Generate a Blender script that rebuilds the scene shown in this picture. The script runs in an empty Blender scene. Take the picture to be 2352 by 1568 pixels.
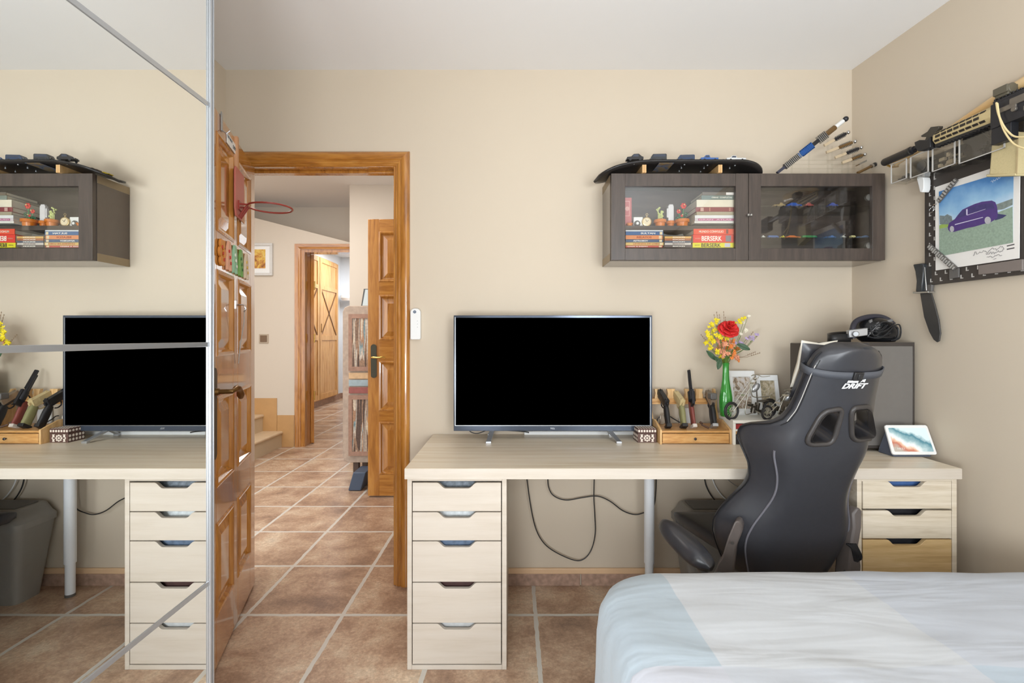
import bpy, math, random
from mathutils import Vector, Matrix
from math import radians as R, sin, cos, pi
random.seed(7)
SC = bpy.context.scene
COL = SC.collection

# ---------------------------------------------------------------- camera, world, light, exposure
F = 1109.0; H = 1.2085; CX = 1180.0; CY = 775.0
cam_d = bpy.data.cameras.new('camera'); cam = bpy.data.objects.new('camera', cam_d); COL.objects.link(cam)
cam.location = (0, 0, H); cam.rotation_euler = (R(90), 0, 0)
cam_d.sensor_width = 36; cam_d.sensor_fit = 'HORIZONTAL'; cam_d.lens = F/2352*36
cam_d.shift_x = -(CX-1176)/2352; cam_d.shift_y = -(784-CY)/2352
cam_d.clip_start = 0.02
SC.camera = cam
W = bpy.data.worlds.new('world'); SC.world = W; W.use_nodes = True
W.node_tree.nodes['Background'].inputs[0].default_value = (0.92, 0.96, 1.0, 1)
W.node_tree.nodes['Background'].inputs[1].default_value = 2.5
SC.view_settings.view_transform = 'Standard'; SC.view_settings.look = 'None'
SC.view_settings.exposure = 0.0; SC.view_settings.gamma = 1.0

def area(name, loc, aim, sx, sy, power, col):
    l = bpy.data.lights.new(name, 'AREA'); l.shape = 'RECTANGLE'; l.size = sx; l.size_y = sy
    l.energy = power; l.color = col
    o = bpy.data.objects.new(name, l); COL.objects.link(o); o.location = loc
    o.rotation_euler = (Vector(aim)-Vector(loc)).to_track_quat('-Z', 'Y').to_euler()
    return o
area('window_daylight', (0.05, -1.55, 1.08), (0.3, 2.3, 1.0), 1.0, 1.8, 6, (0.90, 0.95, 1.0))
area('right_fill', (1.15, -1.55, 1.08), (1.2, 2.3, 0.9), 0.9, 1.8, 50, (0.89, 0.95, 1.0))  # fill light added for the right side, set at the second rear window
# fill lights added behind the camera: one bounced off the ceiling, one low
area('bounce_fill', (0.62, -0.25, 1.55), (0.75, 0.4, 2.6), 0.5, 0.5, 18, (0.89, 0.95, 1.0))
area('low_fill', (-0.30, -0.30, 0.84), (0.55, 2.3, 0.5), 0.40, 0.40, 22, (0.90, 0.95, 1.0))
area('hall_fill', (-1.9, 3.6, 2.75), (-1.9, 3.7, 0), 1.2, 1.4, 40, (1.0, 0.97, 0.93))  # overhead light added to brighten the hall; its ceiling has no opening
area('corridor_daylight', (-2.4, 8.4, 2.6), (-2.7, 8.6, 0), 1.0, 1.6, 48, (0.93, 0.96, 1.0))

# ---------------------------------------------------------------- pixel <-> place
def P(px, py, D): return Vector(((px-CX)*D/F, D, H-(py-CY)*D/F))
WA, WB = 1.8418, 0.08                      # right wall plane: x = WA - WB*y
WN = Vector((-1, -WB, 0)).normalized(); WU = Vector((WB, -1, 0)).normalized()   # out of the wall; along it towards the camera
def RW(px, py, off=0.0):                   # point seen at this pixel, off metres out of the right wall
    k = (px-CX)/F; A = WA-off*math.hypot(1, WB); D = A/(k+WB)
    return Vector((k*D, D, H-(py-CY)*D/F))
def wallp(D, z, off=0.0):                  # point on right wall by depth and height
    return Vector((WA-WB*D, D, z)) + WN*off

# ---------------------------------------------------------------- mesh builder
class MB:
    def __init__(s): s.v = []; s.f = []
    def add(s, vs, fs):
        n = len(s.v); s.v += [Vector(p) for p in vs]; s.f += [tuple(i+n for i in f) for f in fs]; return s
    def box(s, x0, x1, y0, y1, z0, z1):
        vs = [(x, y, z) for z in (z0, z1) for y in (y0, y1) for x in (x0, x1)]
        return s.add(vs, [(0,2,3,1),(4,5,7,6),(0,1,5,4),(2,6,7,3),(0,4,6,2),(1,3,7,5)])
    def obox(s, c, a, b, d):               # centre, three half-vectors
        c, a, b, d = map(Vector, (c, a, b, d))
        vs = [c+a*i+b*j+d*k for k in (-1,1) for j in (-1,1) for i in (-1,1)]
        fs = [(0,2,3,1),(4,5,7,6),(0,1,5,4),(2,6,7,3),(0,4,6,2),(1,3,7,5)]
        if a.cross(b).dot(d) < 0: fs = [f[::-1] for f in fs]
        return s.add(vs, fs)
    def cyl(s, p0, p1, r0, r1=None, n=16, caps=True):
        p0, p1 = Vector(p0), Vector(p1); r1 = r0 if r1 is None else r1
        t = (p1-p0).normalized(); u = t.orthogonal().normalized(); w = t.cross(u)
        vs = [p+(u*cos(2*pi*i/n)+w*sin(2*pi*i/n))*r for p, r in ((p0,r0),(p1,r1)) for i in range(n)]
        fs = [(i,(i+1)%n,n+(i+1)%n,n+i) for i in range(n)]
        if caps: fs += [tuple(range(n))[::-1], tuple(range(n,2*n))]
        return s.add(vs, fs)
    def lathe(s, prof, c=(0,0,0), ax=(0,0,1), n=24):   # prof: (radius, height along ax)
        c = Vector(c); t = Vector(ax).normalized(); u = t.orthogonal().normalized(); w = t.cross(u)
        vs = []; fs = []; m = len(prof)
        for r, h in prof:
            vs += [c+t*h+(u*cos(2*pi*i/n)+w*sin(2*pi*i/n))*max(r,1e-5) for i in range(n)]
        for k in range(m-1):
            fs += [(k*n+i, k*n+(i+1)%n, (k+1)*n+(i+1)%n, (k+1)*n+i) for i in range(n)]
        fs += [tuple(range(n))[::-1], tuple(range((m-1)*n, m*n))]
        return s.add(vs, fs)
    def tube(s, pts, r, n=8, closed=False):
        pts = [Vector(p) for p in pts]; m = len(pts)
        rs = r if isinstance(r, (list, tuple)) else [r]*m
        vs = []; fs = []; u = None
        for k in range(m):
            a = pts[(k-1) % m] if (closed or k) else pts[0]; b = pts[(k+1) % m] if (closed or k < m-1) else pts[-1]
            t = (b-a).normalized()
            if u is None: u = t.orthogonal().normalized()
            u = (u-t*u.dot(t)); u = u.normalized() if u.length > 1e-6 else t.orthogonal().normalized()
            w = t.cross(u)
            vs += [pts[k]+(u*cos(2*pi*i/n)+w*sin(2*pi*i/n))*rs[k] for i in range(n)]
        for k in range(m if closed else m-1):
            q = (k+1) % m
            fs += [(k*n+i, k*n+(i+1)%n, q*n+(i+1)%n, q*n+i) for i in range(n)]
        if not closed: fs += [tuple(range(n))[::-1], tuple(range((m-1)*n, m*n))]
        return s.add(vs, fs)
    def prism(s, poly, vec):               # planar polygon extruded by vec
        poly = [Vector(p) for p in poly]; vec = Vector(vec); n = len(poly)
        nrm = Vector((0,0,0))
        for i in range(n): nrm += poly[i].cross(poly[(i+1)%n])
        if nrm.dot(vec) > 0: poly = poly[::-1]
        fs = [tuple(range(n)), tuple(range(n,2*n))[::-1]] + [(i, n+i, n+(i+1)%n, (i+1)%n) for i in range(n)]
        return s.add(poly+[p+vec for p in poly], fs)
    def sph(s, c, rx, ry=None, rz=None, nu=14, nv=9, rot=None):
        ry = rx if ry is None else ry; rz = rx if rz is None else rz; c = Vector(c)
        vs = []; fs = []
        for j in range(nv+1):
            a = pi*j/nv
            for i in range(nu):
                b = 2*pi*i/nu; p = Vector((rx*sin(a)*cos(b), ry*sin(a)*sin(b), -rz*cos(a)))
                if rot: p = rot @ p
                vs.append(c+p)
        for j in range(nv):
            fs += [(j*nu+i, j*nu+(i+1)%nu, (j+1)*nu+(i+1)%nu, (j+1)*nu+i) for i in range(nu)]
        return s.add(vs, fs)
    def grid(s, rows, closed_u=False):     # rows of points
        n = len(rows[0]); vs = [p for r in rows for p in r]; fs = []
        for j in range(len(rows)-1):
            for i in range(n if closed_u else n-1):
                q = (i+1) % n
                fs.append((j*n+i, j*n+q, (j+1)*n+q, (j+1)*n+i))
        return s.add(vs, fs)
    def build(s, name, mat, parent=None, bev=0, smooth=True, sub=0, kind=None, solid=0, angle=0.7):
        me = bpy.data.meshes.new(name)
        if parent is not None: org = Vector(parent['_o'])
        else:
            xs = [p.x for p in s.v]; ys = [p.y for p in s.v]; zs = [p.z for p in s.v]
            org = Vector(((min(xs)+max(xs))/2, (min(ys)+max(ys))/2, min(zs)))
        me.from_pydata([tuple(p-org) for p in s.v], [], s.f)
        if isinstance(mat, (list, tuple)):
            for m in mat: me.materials.append(m)
        else: me.materials.append(mat)
        me.validate(); me.update()
        o = bpy.data.objects.new(name, me); COL.objects.link(o)
        if parent is not None: o.parent = parent
        else: o.location = org
        o['_o'] = list(org)
        if smooth:
            me.polygons.foreach_set('use_smooth', [True]*len(me.polygons))
            if not sub: me.set_sharp_from_angle(angle=angle)
        if solid:
            m = o.modifiers.new('solid', 'SOLIDIFY'); m.thickness = solid; m.offset = 0
        if bev:
            m = o.modifiers.new('bevel', 'BEVEL'); m.width = bev; m.segments = 2; m.limit_method = 'ANGLE'; m.angle_limit = 0.6
            m.harden_normals = False
        if sub:
            m = o.modifiers.new('subdiv', 'SUBSURF'); m.levels = sub; m.render_levels = sub
        if kind: o['kind'] = kind
        return o

def thing(name, label, cat, loc, group=None, kind=None):
    o = bpy.data.objects.new(name, None); COL.objects.link(o); o.location = loc; o.empty_display_size = 0.05
    o['_o'] = list(loc)
    if label: o['label'] = label
    if cat: o['category'] = cat
    if group: o['group'] = group
    if kind: o['kind'] = kind
    return o
def tag(o, label, cat, group=None):
    o['label'] = label; o['category'] = cat
    if group: o['group'] = group
    return o
def copy_tree(o, parent=None):
    c = o.copy(); COL.objects.link(c); c.parent = parent
    for ch in list(o.children): copy_tree(ch, c)
    return c

def text_mb(mb, body, org, xd, yd, height, width=None, depth=0.0008, shear=0.0, bold=0.0, center=False):
    cu = bpy.data.curves.new('t', 'FONT'); cu.body = body; cu.size = 1; cu.extrude = 0.5; cu.shear = shear; cu.offset = bold
    cu.resolution_u = 3
    o = bpy.data.objects.new('t', cu); COL.objects.link(o)
    dg = bpy.context.evaluated_depsgraph_get(); ev = o.evaluated_get(dg); me = ev.to_mesh()
    vs = [v.co.copy() for v in me.vertices]; fs = [tuple(p.vertices) for p in me.polygons]
    ev.to_mesh_clear(); bpy.data.objects.remove(o); bpy.data.curves.remove(cu)
    x0 = min(v.x for v in vs); x1 = max(v.x for v in vs); y0 = min(v.y for v in vs); y1 = max(v.y for v in vs)
    sy = height/(y1-y0); sx = width/(x1-x0) if width else sy
    xd = Vector(xd).normalized(); yd = Vector(yd).normalized(); zd = xd.cross(yd); org = Vector(org)
    cx = (x0+x1)/2 if center else x0; cy = (y0+y1)/2 if center else y0
    mb.add([org+xd*(v.x-cx)*sx+yd*(v.y-cy)*sy+zd*(v.z+0.5)*depth for v in vs], fs)
    return mb

# ---------------------------------------------------------------- materials
MATS = {}
def _nt(name):
    m = bpy.data.materials.new(name); m.use_nodes = True; nt = m.node_tree
    return m, nt, nt.nodes['Principled BSDF']
def S(c): return tuple(((x/255)/12.92 if x/255 <= .04045 else ((x/255+.055)/1.055)**2.4) for x in c)+(1,)
def pm(name, col, rough=0.5, metal=0.0, var=0.06, scale=40, bump=0.0, coat=0.0, trans=0.0, alpha=1.0, ior=1.45, spec=0.5, stretch=(1,1,1), sheen=0, emit=0):
    if name in MATS: return MATS[name]
    m, nt, b = _nt(name); N = nt.nodes; L = nt.links
    c = S(col)
    tc = N.new('ShaderNodeTexCoord'); mp = N.new('ShaderNodeMapping'); mp.inputs['Scale'].default_value = stretch
    L.new(tc.outputs['Object'], mp.inputs[0])
    no = N.new('ShaderNodeTexNoise'); no.inputs['Scale'].default_value = scale; no.inputs['Detail'].default_value = 4
    L.new(mp.outputs[0], no.inputs['Vector'])
    mx = N.new('ShaderNodeMix'); mx.data_type = 'RGBA'
    mx.inputs['A'].default_value = tuple(x*(1-var) for x in c[:3])+(1,); mx.inputs['B'].default_value = tuple(min(1, x*(1+var)) for x in c[:3])+(1,)
    L.new(no.outputs[0], mx.inputs['Factor']); L.new(mx.outputs['Result'], b.inputs['Base Color'])
    b.inputs['Roughness'].default_value = rough; b.inputs['Metallic'].default_value = metal
    b.inputs['IOR'].default_value = ior; b.inputs['Specular IOR Level'].default_value = spec
    b.inputs['Coat Weight'].default_value = coat; b.inputs['Coat Roughness'].default_value = 0.08
    b.inputs['Transmission Weight'].default_value = trans; b.inputs['Alpha'].default_value = alpha
    if sheen: b.inputs['Sheen Weight'].default_value = sheen
    if emit:
        L.new(mx.outputs['Result'], b.inputs['Emission Color']); b.inputs['Emission Strength'].default_value = emit
    if bump:
        bp = N.new('ShaderNodeBump'); bp.inputs['Strength'].default_value = bump; bp.inputs['Distance'].default_value = 0.004
        L.new(no.outputs[0], bp.inputs['Height']); L.new(bp.outputs[0], b.inputs['Normal'])
    MATS[name] = m; return m

def ramp(N, pts):
    r = N.new('ShaderNodeValToRGB'); e = r.color_ramp.elements
    while len(e) > 1: e.remove(e[0])
    e[0].position = pts[0][0]; e[0].color = pts[0][1]
    for p, c in pts[1:]:
        q = e.new(p); q.color = c
    return r
def wood(name, cols, stretch, scale=3.0, rough=0.4, coat=0.0, dist=1.5, bump=0.05, fine=0.25):
    if name in MATS: return MATS[name]
    m, nt, b = _nt(name); N = nt.nodes; L = nt.links
    tc = N.new('ShaderNodeTexCoord'); mp = N.new('ShaderNodeMapping'); mp.inputs['Scale'].default_value = stretch
    L.new(tc.outputs['Object'], mp.inputs[0])
    a = N.new('ShaderNodeTexNoise'); a.inputs['Scale'].default_value = scale; a.inputs['Detail'].default_value = 6; a.inputs['Distortion'].default_value = dist
    f = N.new('ShaderNodeTexNoise'); f.inputs['Scale'].default_value = scale*7; f.inputs['Detail'].default_value = 5
    L.new(mp.outputs[0], a.inputs['Vector']); L.new(mp.outputs[0], f.inputs['Vector'])
    mx = N.new('ShaderNodeMix'); mx.inputs['Factor'].default_value = fine
    L.new(a.outputs[0], mx.inputs['A']); L.new(f.outputs[0], mx.inputs['B'])
    n = len(cols); r = ramp(N, [(0.32+0.36*i/(n-1), S(c)) for i, c in enumerate(cols)])
    L.new(mx.outputs['Result'], r.inputs[0]); L.new(r.outputs[0], b.inputs['Base Color'])
    b.inputs['Roughness'].default_value = rough; b.inputs['Coat Weight'].default_value = coat; b.inputs['Coat Roughness'].default_value = 0.06
    if bump:
        bp = N.new('ShaderNodeBump'); bp.inputs['Strength'].default_value = bump; bp.inputs['Distance'].default_value = 0.002
        L.new(mx.outputs['Result'], bp.inputs['Height']); L.new(bp.outputs[0], b.inputs['Normal'])
    MATS[name] = m; return m

def tile_mat():
    m, nt, b = _nt('rustic_floor_tile'); N = nt.nodes; L = nt.links
    tc = N.new('ShaderNodeTexCoord'); mp = N.new('ShaderNodeMapping')
    mp.inputs['Location'].default_value = (-0.095+0.42*20, -2.104+0.451*20, 0)
    gm = N.new('ShaderNodeNewGeometry'); L.new(gm.outputs['Position'], mp.inputs[0])
    br = N.new('ShaderNodeTexBrick'); br.offset = 0; br.squash = 1
    for k, v in (('Scale',1.0),('Mortar Size',0.0095),('Mortar Smooth',0.15),('Bias',0.0),('Brick Width',0.42),('Row Height',0.451)): br.inputs[k].default_value = v
    br.inputs['Color1'].default_value = (0,0,0,1); br.inputs['Color2'].default_value = (1,1,1,1); br.inputs['Mortar'].default_value = (.5,.5,.5,1)
    # grout lines wobble a little, like hand-cut edges
    wn = N.new('ShaderNodeTexNoise'); wn.inputs['Scale'].default_value = 22; L.new(gm.outputs['Position'], wn.inputs['Vector'])
    va = N.new('ShaderNodeVectorMath'); va.operation = 'MULTIPLY_ADD'; va.inputs[1].default_value = (.010,.010,0)
    vb = N.new('ShaderNodeVectorMath'); vb.operation = 'ADD'
    L.new(wn.outputs['Color'], va.inputs[0]); L.new(mp.outputs[0], va.inputs[2])
    vb.inputs[1].default_value = (-.005,-.005,0); L.new(va.outputs[0], vb.inputs[0]); L.new(vb.outputs[0], br.inputs['Vector'])
    # tile mottling: each tile shifts the noise by its own random value
    vm = N.new('ShaderNodeVectorMath'); vm.operation = 'MULTIPLY_ADD'; vm.inputs[1].default_value = (7,3,5)
    L.new(br.outputs['Color'], vm.inputs[0]); L.new(gm.outputs['Position'], vm.inputs[2])
    n1 = N.new('ShaderNodeTexNoise'); n1.inputs['Scale'].default_value = 3.6; n1.inputs['Detail'].default_value = 12; n1.inputs['Roughness'].default_value = 0.72; n1.inputs['Distortion'].default_value = 0.25
    n2 = N.new('ShaderNodeTexNoise'); n2.inputs['Scale'].default_value = 70; n2.inputs['Detail'].default_value = 6; n2.inputs['Roughness'].default_value = 0.8
    L.new(vm.outputs[0], n1.inputs['Vector']); L.new(gm.outputs['Position'], n2.inputs['Vector'])
    r1 = ramp(N, [(0.32, S((134,106,88))), (0.44, S((166,134,110))), (0.53, S((188,158,132))), (0.63, S((208,186,160))), (0.74, S((178,162,146)))])
    L.new(n1.outputs[0], r1.inputs[0])
    r2 = ramp(N, [(0.35, (0.72,0.70,0.68,1)), (0.52, (1,1,1,1)), (0.66, (1.28,1.28,1.26,1))])
    L.new(n2.outputs[0], r2.inputs[0])
    mu = N.new('ShaderNodeMix'); mu.data_type = 'RGBA'; mu.blend_type = 'MULTIPLY'; mu.inputs['Factor'].default_value = 0.9
    L.new(r1.outputs[0], mu.inputs['A']); L.new(r2.outputs[0], mu.inputs['B'])
    gr = ramp(N, [(0.0, S((226,214,188))), (0.7, S((236,226,204))), (0.98, S((204,198,188)))])
    L.new(br.outputs['Fac'], gr.inputs[0])
    mo = N.new('ShaderNodeMix'); mo.data_type = 'RGBA'
    L.new(br.outputs['Fac'], mo.inputs['Factor']); L.new(mu.outputs['Result'], mo.inputs['A']); L.new(gr.outputs[0], mo.inputs['B'])
    L.new(mo.outputs['Result'], b.inputs['Base Color'])
    ro = N.new('ShaderNodeMapRange'); ro.inputs['To Min'].default_value = 0.22; ro.inputs['To Max'].default_value = 0.42
    L.new(n2.outputs[0], ro.inputs[0]); L.new(ro.outputs[0], b.inputs['Roughness'])
    bp = N.new('ShaderNodeBump'); bp.inputs['Strength'].default_value = 0.35; bp.inputs['Distance'].default_value = 0.004; bp.invert = True
    ad = N.new('ShaderNodeMath'); ad.operation = 'MULTIPLY_ADD'; ad.inputs[1].default_value = -0.15
    L.new(n1.outputs[0], ad.inputs[0]); L.new(br.outputs['Fac'], ad.inputs[2]); L.new(ad.outputs[0], bp.inputs['Height']); L.new(bp.outputs[0], b.inputs['Normal'])
    return m

M_wall = pm('cream_wall_paint', (205,191,171), rough=0.75, var=0.02, scale=2.5, bump=0.0)
M_wallh = pm('pale_hall_wall_paint', (208,197,182), rough=0.75, var=0.02, scale=2.5)
M_wallw = pm('cool_white_wall_paint', (222,226,230), rough=0.7, var=0.02, scale=3)
M_ceil = pm('white_ceiling_paint', (238,237,236), rough=0.85, var=0.015, scale=3)
M_tile = tile_mat()
M_skirt = pm('mottled_skirting_tile', (168,138,120), rough=0.4, var=0.6, scale=45, bump=0.1)
M_skirtstrip = pm('peach_trim_strip', (222,186,148), rough=0.4, var=0.06, scale=20)
M_terracotta = pm('tan_stair_tile', (192,150,100), rough=0.4, var=0.14, scale=9)
M_tread = pm('cream_stair_nosing', (214,190,158), rough=0.4, var=0.12, scale=14)
M_pineZ = wood('varnished_pine_upright', [(142,88,32),(176,116,48),(196,138,64)], (7,7,0.7), 3.2, 0.22, 1.0)
M_pineX = wood('varnished_pine_crosswise', [(138,84,30),(174,114,46),(196,138,64)], (0.8,7,7), 3.2, 0.22, 1.0)
M_pineL = wood('pale_knotty_pine', [(176,124,66),(206,158,98),(220,178,122)], (6,6,0.6), 3, 0.4, 0.2)
M_oak = wood('light_oak_laminate', [(202,182,152),(220,204,178),(230,218,198),(210,192,164)], (0.4,9,9), 2.6, 0.33, 0.0, 0.6, 0.0)
M_oakface = wood('pale_oak_front', [(192,180,164),(200,189,175),(204,194,181)], (0.6,8,9), 3, 0.4, 0.0, 0.5, 0.0)
M_oakr = wood('limed_oak_front', [(194,178,154),(212,199,178),(222,210,192)], (0.8,8,14), 4, 0.42, 0.0, 0.8, 0.02)
M_blackbrown = wood('black_brown_ash', [(62,54,50),(74,64,58),(84,73,66)], (9,9,0.8), 5, 0.38, 0.0, 0.5, 0.05)
M_blackbrownX = wood('black_brown_ash_crosswise', [(62,54,50),(74,64,58),(84,73,66)], (0.8,9,9), 5, 0.38, 0.0, 0.5, 0.05)
M_leather = pm('black_faux_leather', (52,52,56), rough=0.30, var=0.12, scale=55, bump=0.05, spec=0.6)
M_leathmatte = pm('black_leather_panel', (46,46,49), rough=0.46, var=0.1, scale=120, bump=0.06)
M_blackpl = pm('black_plastic', (38,37,38), rough=0.42, var=0.1)
M_greypl = pm('dark_grey_plastic', (98,95,92), rough=0.4, var=0.06)
M_binpl = pm('grey_bin_plastic', (146,142,136), rough=0.35, var=0.05)
M_gun = pm('gunmetal', (58,58,62), rough=0.35, metal=0.6, var=0.15)
M_steel = pm('brushed_steel', (176,176,174), rough=0.3, metal=0.9, var=0.08, scale=60)
M_chrome = pm('chrome', (205,205,205), rough=0.12, metal=1.0, var=0.04)
M_alu = pm('satin_aluminium', (182,184,187), rough=0.33, metal=0.75, var=0.03)
M_bronze = pm('aged_bronze', (118,88,50), rough=0.34, metal=0.85, var=0.2)
M_brass = pm('brass', (202,166,88), rough=0.25, metal=0.95, var=0.1)
M_white = pm('white_plastic', (232,232,230), rough=0.35, var=0.02)
M_whitel = pm('white_lacquer', (228,224,214), rough=0.35, var=0.02)
M_legw = pm('white_powder_coat', (228,230,233), rough=0.4, var=0.02)
M_screen = pm('switched_off_screen', (0,0,0), rough=1.0, var=0, spec=0.0)
M_bezel = pm('glossy_dark_bezel', (70,78,92), rough=0.12, metal=0.4, var=0.05)
M_tan = pm('tan_polymer', (196,176,130), rough=0.45, var=0.06)
M_canvas = pm('khaki_canvas', (196,180,136), rough=0.8, var=0.1, scale=220, bump=0.15)
M_cord = pm('cream_cord', (220,200,150), rough=0.7, var=0.1)
M_olive = pm('olive_polymer', (138,134,92), rough=0.5, var=0.1)
M_batwood = wood('pale_ash_wood', [(206,164,104),(224,190,136),(232,204,158)], (8,0.6,2), 3, 0.32, 0.3)
M_acaciaX = wood('warm_acacia', [(176,122,66),(206,154,92),(224,180,122)], (0.9,8,8), 5, 0.4, 0.1)
M_acaciaZ = wood('warm_acacia_upright', [(188,140,86),(214,172,116),(228,192,142)], (8,3,0.9), 5, 0.4, 0.1)
def mirror_mat():
    m, nt, b = _nt('mirror_glass'); b.inputs['Base Color'].default_value = (0.93,0.95,0.94,1)
    b.inputs['Metallic'].default_value = 1; b.inputs['Roughness'].default_value = 0.0
    return m
def glass_mat(name, tint=(1,1,1), refl=0.12, rough=0.0):
    m = bpy.data.materials.new(name); m.use_nodes = True; nt = m.node_tree; N = nt.nodes; L = nt.links
    N.remove(N['Principled BSDF']); out = N['Material Output']
    t = N.new('ShaderNodeBsdfTransparent'); t.inputs[0].default_value = tint+(1,)
    g = N.new('ShaderNodeBsdfGlossy'); g.inputs['Roughness'].default_value = rough
    ge = N.new('ShaderNodeNewGeometry'); dt = N.new('ShaderNodeVectorMath'); dt.operation = 'DOT_PRODUCT'   # Schlick, same for both faces of a pane
    L.new(ge.outputs['Incoming'], dt.inputs[0]); L.new(ge.outputs['Normal'], dt.inputs[1])
    ab = N.new('ShaderNodeMath'); ab.operation = 'ABSOLUTE'; L.new(dt.outputs['Value'], ab.inputs[0])
    om = N.new('ShaderNodeMath'); om.operation = 'SUBTRACT'; om.inputs[0].default_value = 1.0; L.new(ab.outputs[0], om.inputs[1])
    pw_ = N.new('ShaderNodeMath'); pw_.operation = 'POWER'; pw_.inputs[1].default_value = 5.0; L.new(om.outputs[0], pw_.inputs[0])
    mr = N.new('ShaderNodeMath'); mr.operation = 'MULTIPLY_ADD'; mr.inputs[1].default_value = 1-refl; mr.inputs[2].default_value = refl
    mr.use_clamp = True; L.new(pw_.outputs[0], mr.inputs[0])
    mx = N.new('ShaderNodeMixShader'); L.new(mr.outputs[0], mx.inputs[0]); L.new(t.outputs[0], mx.inputs[1]); L.new(g.outputs[0], mx.inputs[2])
    L.new(mx.outputs[0], out.inputs[0])
    return m
M_mirror = mirror_mat()
M_pane = glass_mat('cabinet_glass', (0.98,0.98,0.97), 0.07)
M_acryl = glass_mat('clear_acrylic', (0.98,0.98,0.97), 0.07, 0.05)
# ================================================================ SETTING
def st(name, mb, mat, **k): return mb.build(name, mat, kind='structure', **k)
st('floor', MB().box(-6, 2.1, -2.0, 11.0, -0.06, 0), M_tile, smooth=False)
CZ = 2.517
st('ceiling', MB().box(-1.52, 2.1, -1.8, 2.46, CZ, CZ+0.06), M_ceil, smooth=False)
OL, OR, OT = -1.335, -0.5745, 2.055          # doorway in the back wall
BW = 2.36
bw = MB()
bw.box(-1.50, OL, BW, BW+0.10, 0, CZ); bw.box(OR, 1.80, BW, BW+0.10, 0, CZ); bw.box(OL, OR, BW, BW+0.10, OT, CZ)
st('wall_back', bw, M_wall, smooth=False)
st('wall_left', MB().box(-1.50, -1.4085, -1.8, BW, 0, CZ), M_wall, smooth=False)
rwm = MB().prism([(WA-WB*BW, BW, 0), (WA+WB*1.8, -1.8, 0), (WA+WB*1.8+0.1, -1.8, 0), (WA-WB*BW+0.1, BW, 0)], (0, 0, CZ))
st('wall_right', rwm, M_wall, smooth=False)
# wall behind the camera with two windows
rb = MB()
rb.box(-1.5, -0.5, -1.8, -1.66, 0, CZ); rb.box(0.6, 0.68, -1.8, -1.66, 0, CZ); rb.box(1.62, 2.1, -1.8, -1.66, 0, CZ)
rb.box(-0.5, 0.6, -1.8, -1.66, 0, 0.1); rb.box(0.68, 1.62, -1.8, -1.66, 0, 0.1); rb.box(-0.5, 0.6, -1.8, -1.66, 2.0, CZ); rb.box(0.68, 1.62, -1.8, -1.66, 2.0, CZ)
st('wall_front', rb, M_wall, smooth=False)
for i, (a, b) in enumerate(((-0.5, 0.6), (0.68, 1.62))):
    w = thing('window_%d' % (i+1), None, None, ((a+b)/2, -1.74, 0.1), kind='structure')
    fr = MB(); t = 0.045
    fr.box(a, a+t, -1.76, -1.70, 0.1, 2.0); fr.box(b-t, b, -1.76, -1.70, 0.1, 2.0); fr.box(a+t, b-t, -1.76, -1.70, 0.1, 0.1+t); fr.box(a+t, b-t, -1.76, -1.70, 2.0-t, 2.0)
    fr.box((a+b)/2-0.03, (a+b)/2+0.03, -1.76, -1.70, 0.1+t, 2.0-t)
    fr.build('window_frame', M_white, w, bev=0.003)
    MB().box(a+t, b-t, -1.735, -1.73, 0.1+t, 2.0-t).build('pane', M_pane, w, smooth=False)
# skirting on the back wall
sk = MB(); n0 = -0.504
x = n0
while x < 1.62:
    x1 = min(x+0.415, 1.64); sk.box(x+0.003, x1-0.003, BW-0.010, BW, 0.0, 0.058); x = x1
bb = st('baseboard_back', sk, M_skirt, bev=0.0015)
st('trim_4', MB().box(n0, 1.64, BW-0.013, BW, 0.058, 0.086), M_skirtstrip, bev=0.004)
st('baseboard_right', MB().prism([wallp(2.34, 0), wallp(-1.6, 0), wallp(-1.6, 0, .01), wallp(2.34, 0, .01)], (0,0,0.058)), M_skirt)

# mitred casing swept round an opening. prof: (outward, out of wall)
def casing(name, x0, x1, zt, ywall, prof, mat, sgn=-1, left=True, right=True):
    o = thing(name, None, None, ((x0+x1)/2, ywall, 0), kind='structure')
    def seg(pts):                          # pts: function of profile
        a = [pts(d, h)[0] for d, h in prof]; b = [pts(d, h)[1] for d, h in prof]
        n = len(prof); m = MB()
        m.add(a+b, [(i, (i+1) % n, n+(i+1) % n, n+i) for i in range(n)]+[tuple(range(n))[::-1], tuple(range(n, 2*n))])
        return m
    if right: seg(lambda d, h: (Vector((x1+d, ywall+sgn*h, 0)), Vector((x1+d, ywall+sgn*h, zt+d)))).build('side_casing', M_pineZ, o)
    if left: seg(lambda d, h: (Vector((x0-d, ywall+sgn*h, 0)), Vector((x0-d, ywall+sgn*h, zt+d)))).build('side_casing', M_pineZ, o)
    seg(lambda d, h: (Vector((x0-(d if left else 0), ywall+sgn*h, zt+d)), Vector((x1+d, ywall+sgn*h, zt+d)))).build('head_casing', M_pineX, o)
    return o
PR = [(0,0),(0,.006),(.004,.010),(.009,.010),(.012,.014),(.019,.016),(.022,.013),(.026,.013),(.030,.019),(.040,.024),(.052,.025),(.064,.022),(.070,.014),(.070,0)]
casing('trim_1', OL+0.012, OR-0.002, OT-0.012, BW, PR, None)
# lining of the doorway
ln = MB(); ln.box(OR-0.012, OR, BW-0.004, BW+0.10, 0, OT); ln.box(OL, OL+0.014, BW-0.004, BW+0.10, 0, OT); ln.box(OL+.014, OR-.012, BW-0.004, BW+0.10, OT-0.014, OT)
ln.box(OR-0.022, OR-0.012, BW+0.05, BW+0.09, 0, OT-.014)
ln.box(OL+.014, OR-.022, BW+0.05, BW+0.09, OT-0.026, OT-.014)
st('trim_2', ln, M_pineZ, bev=0.002)

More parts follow.
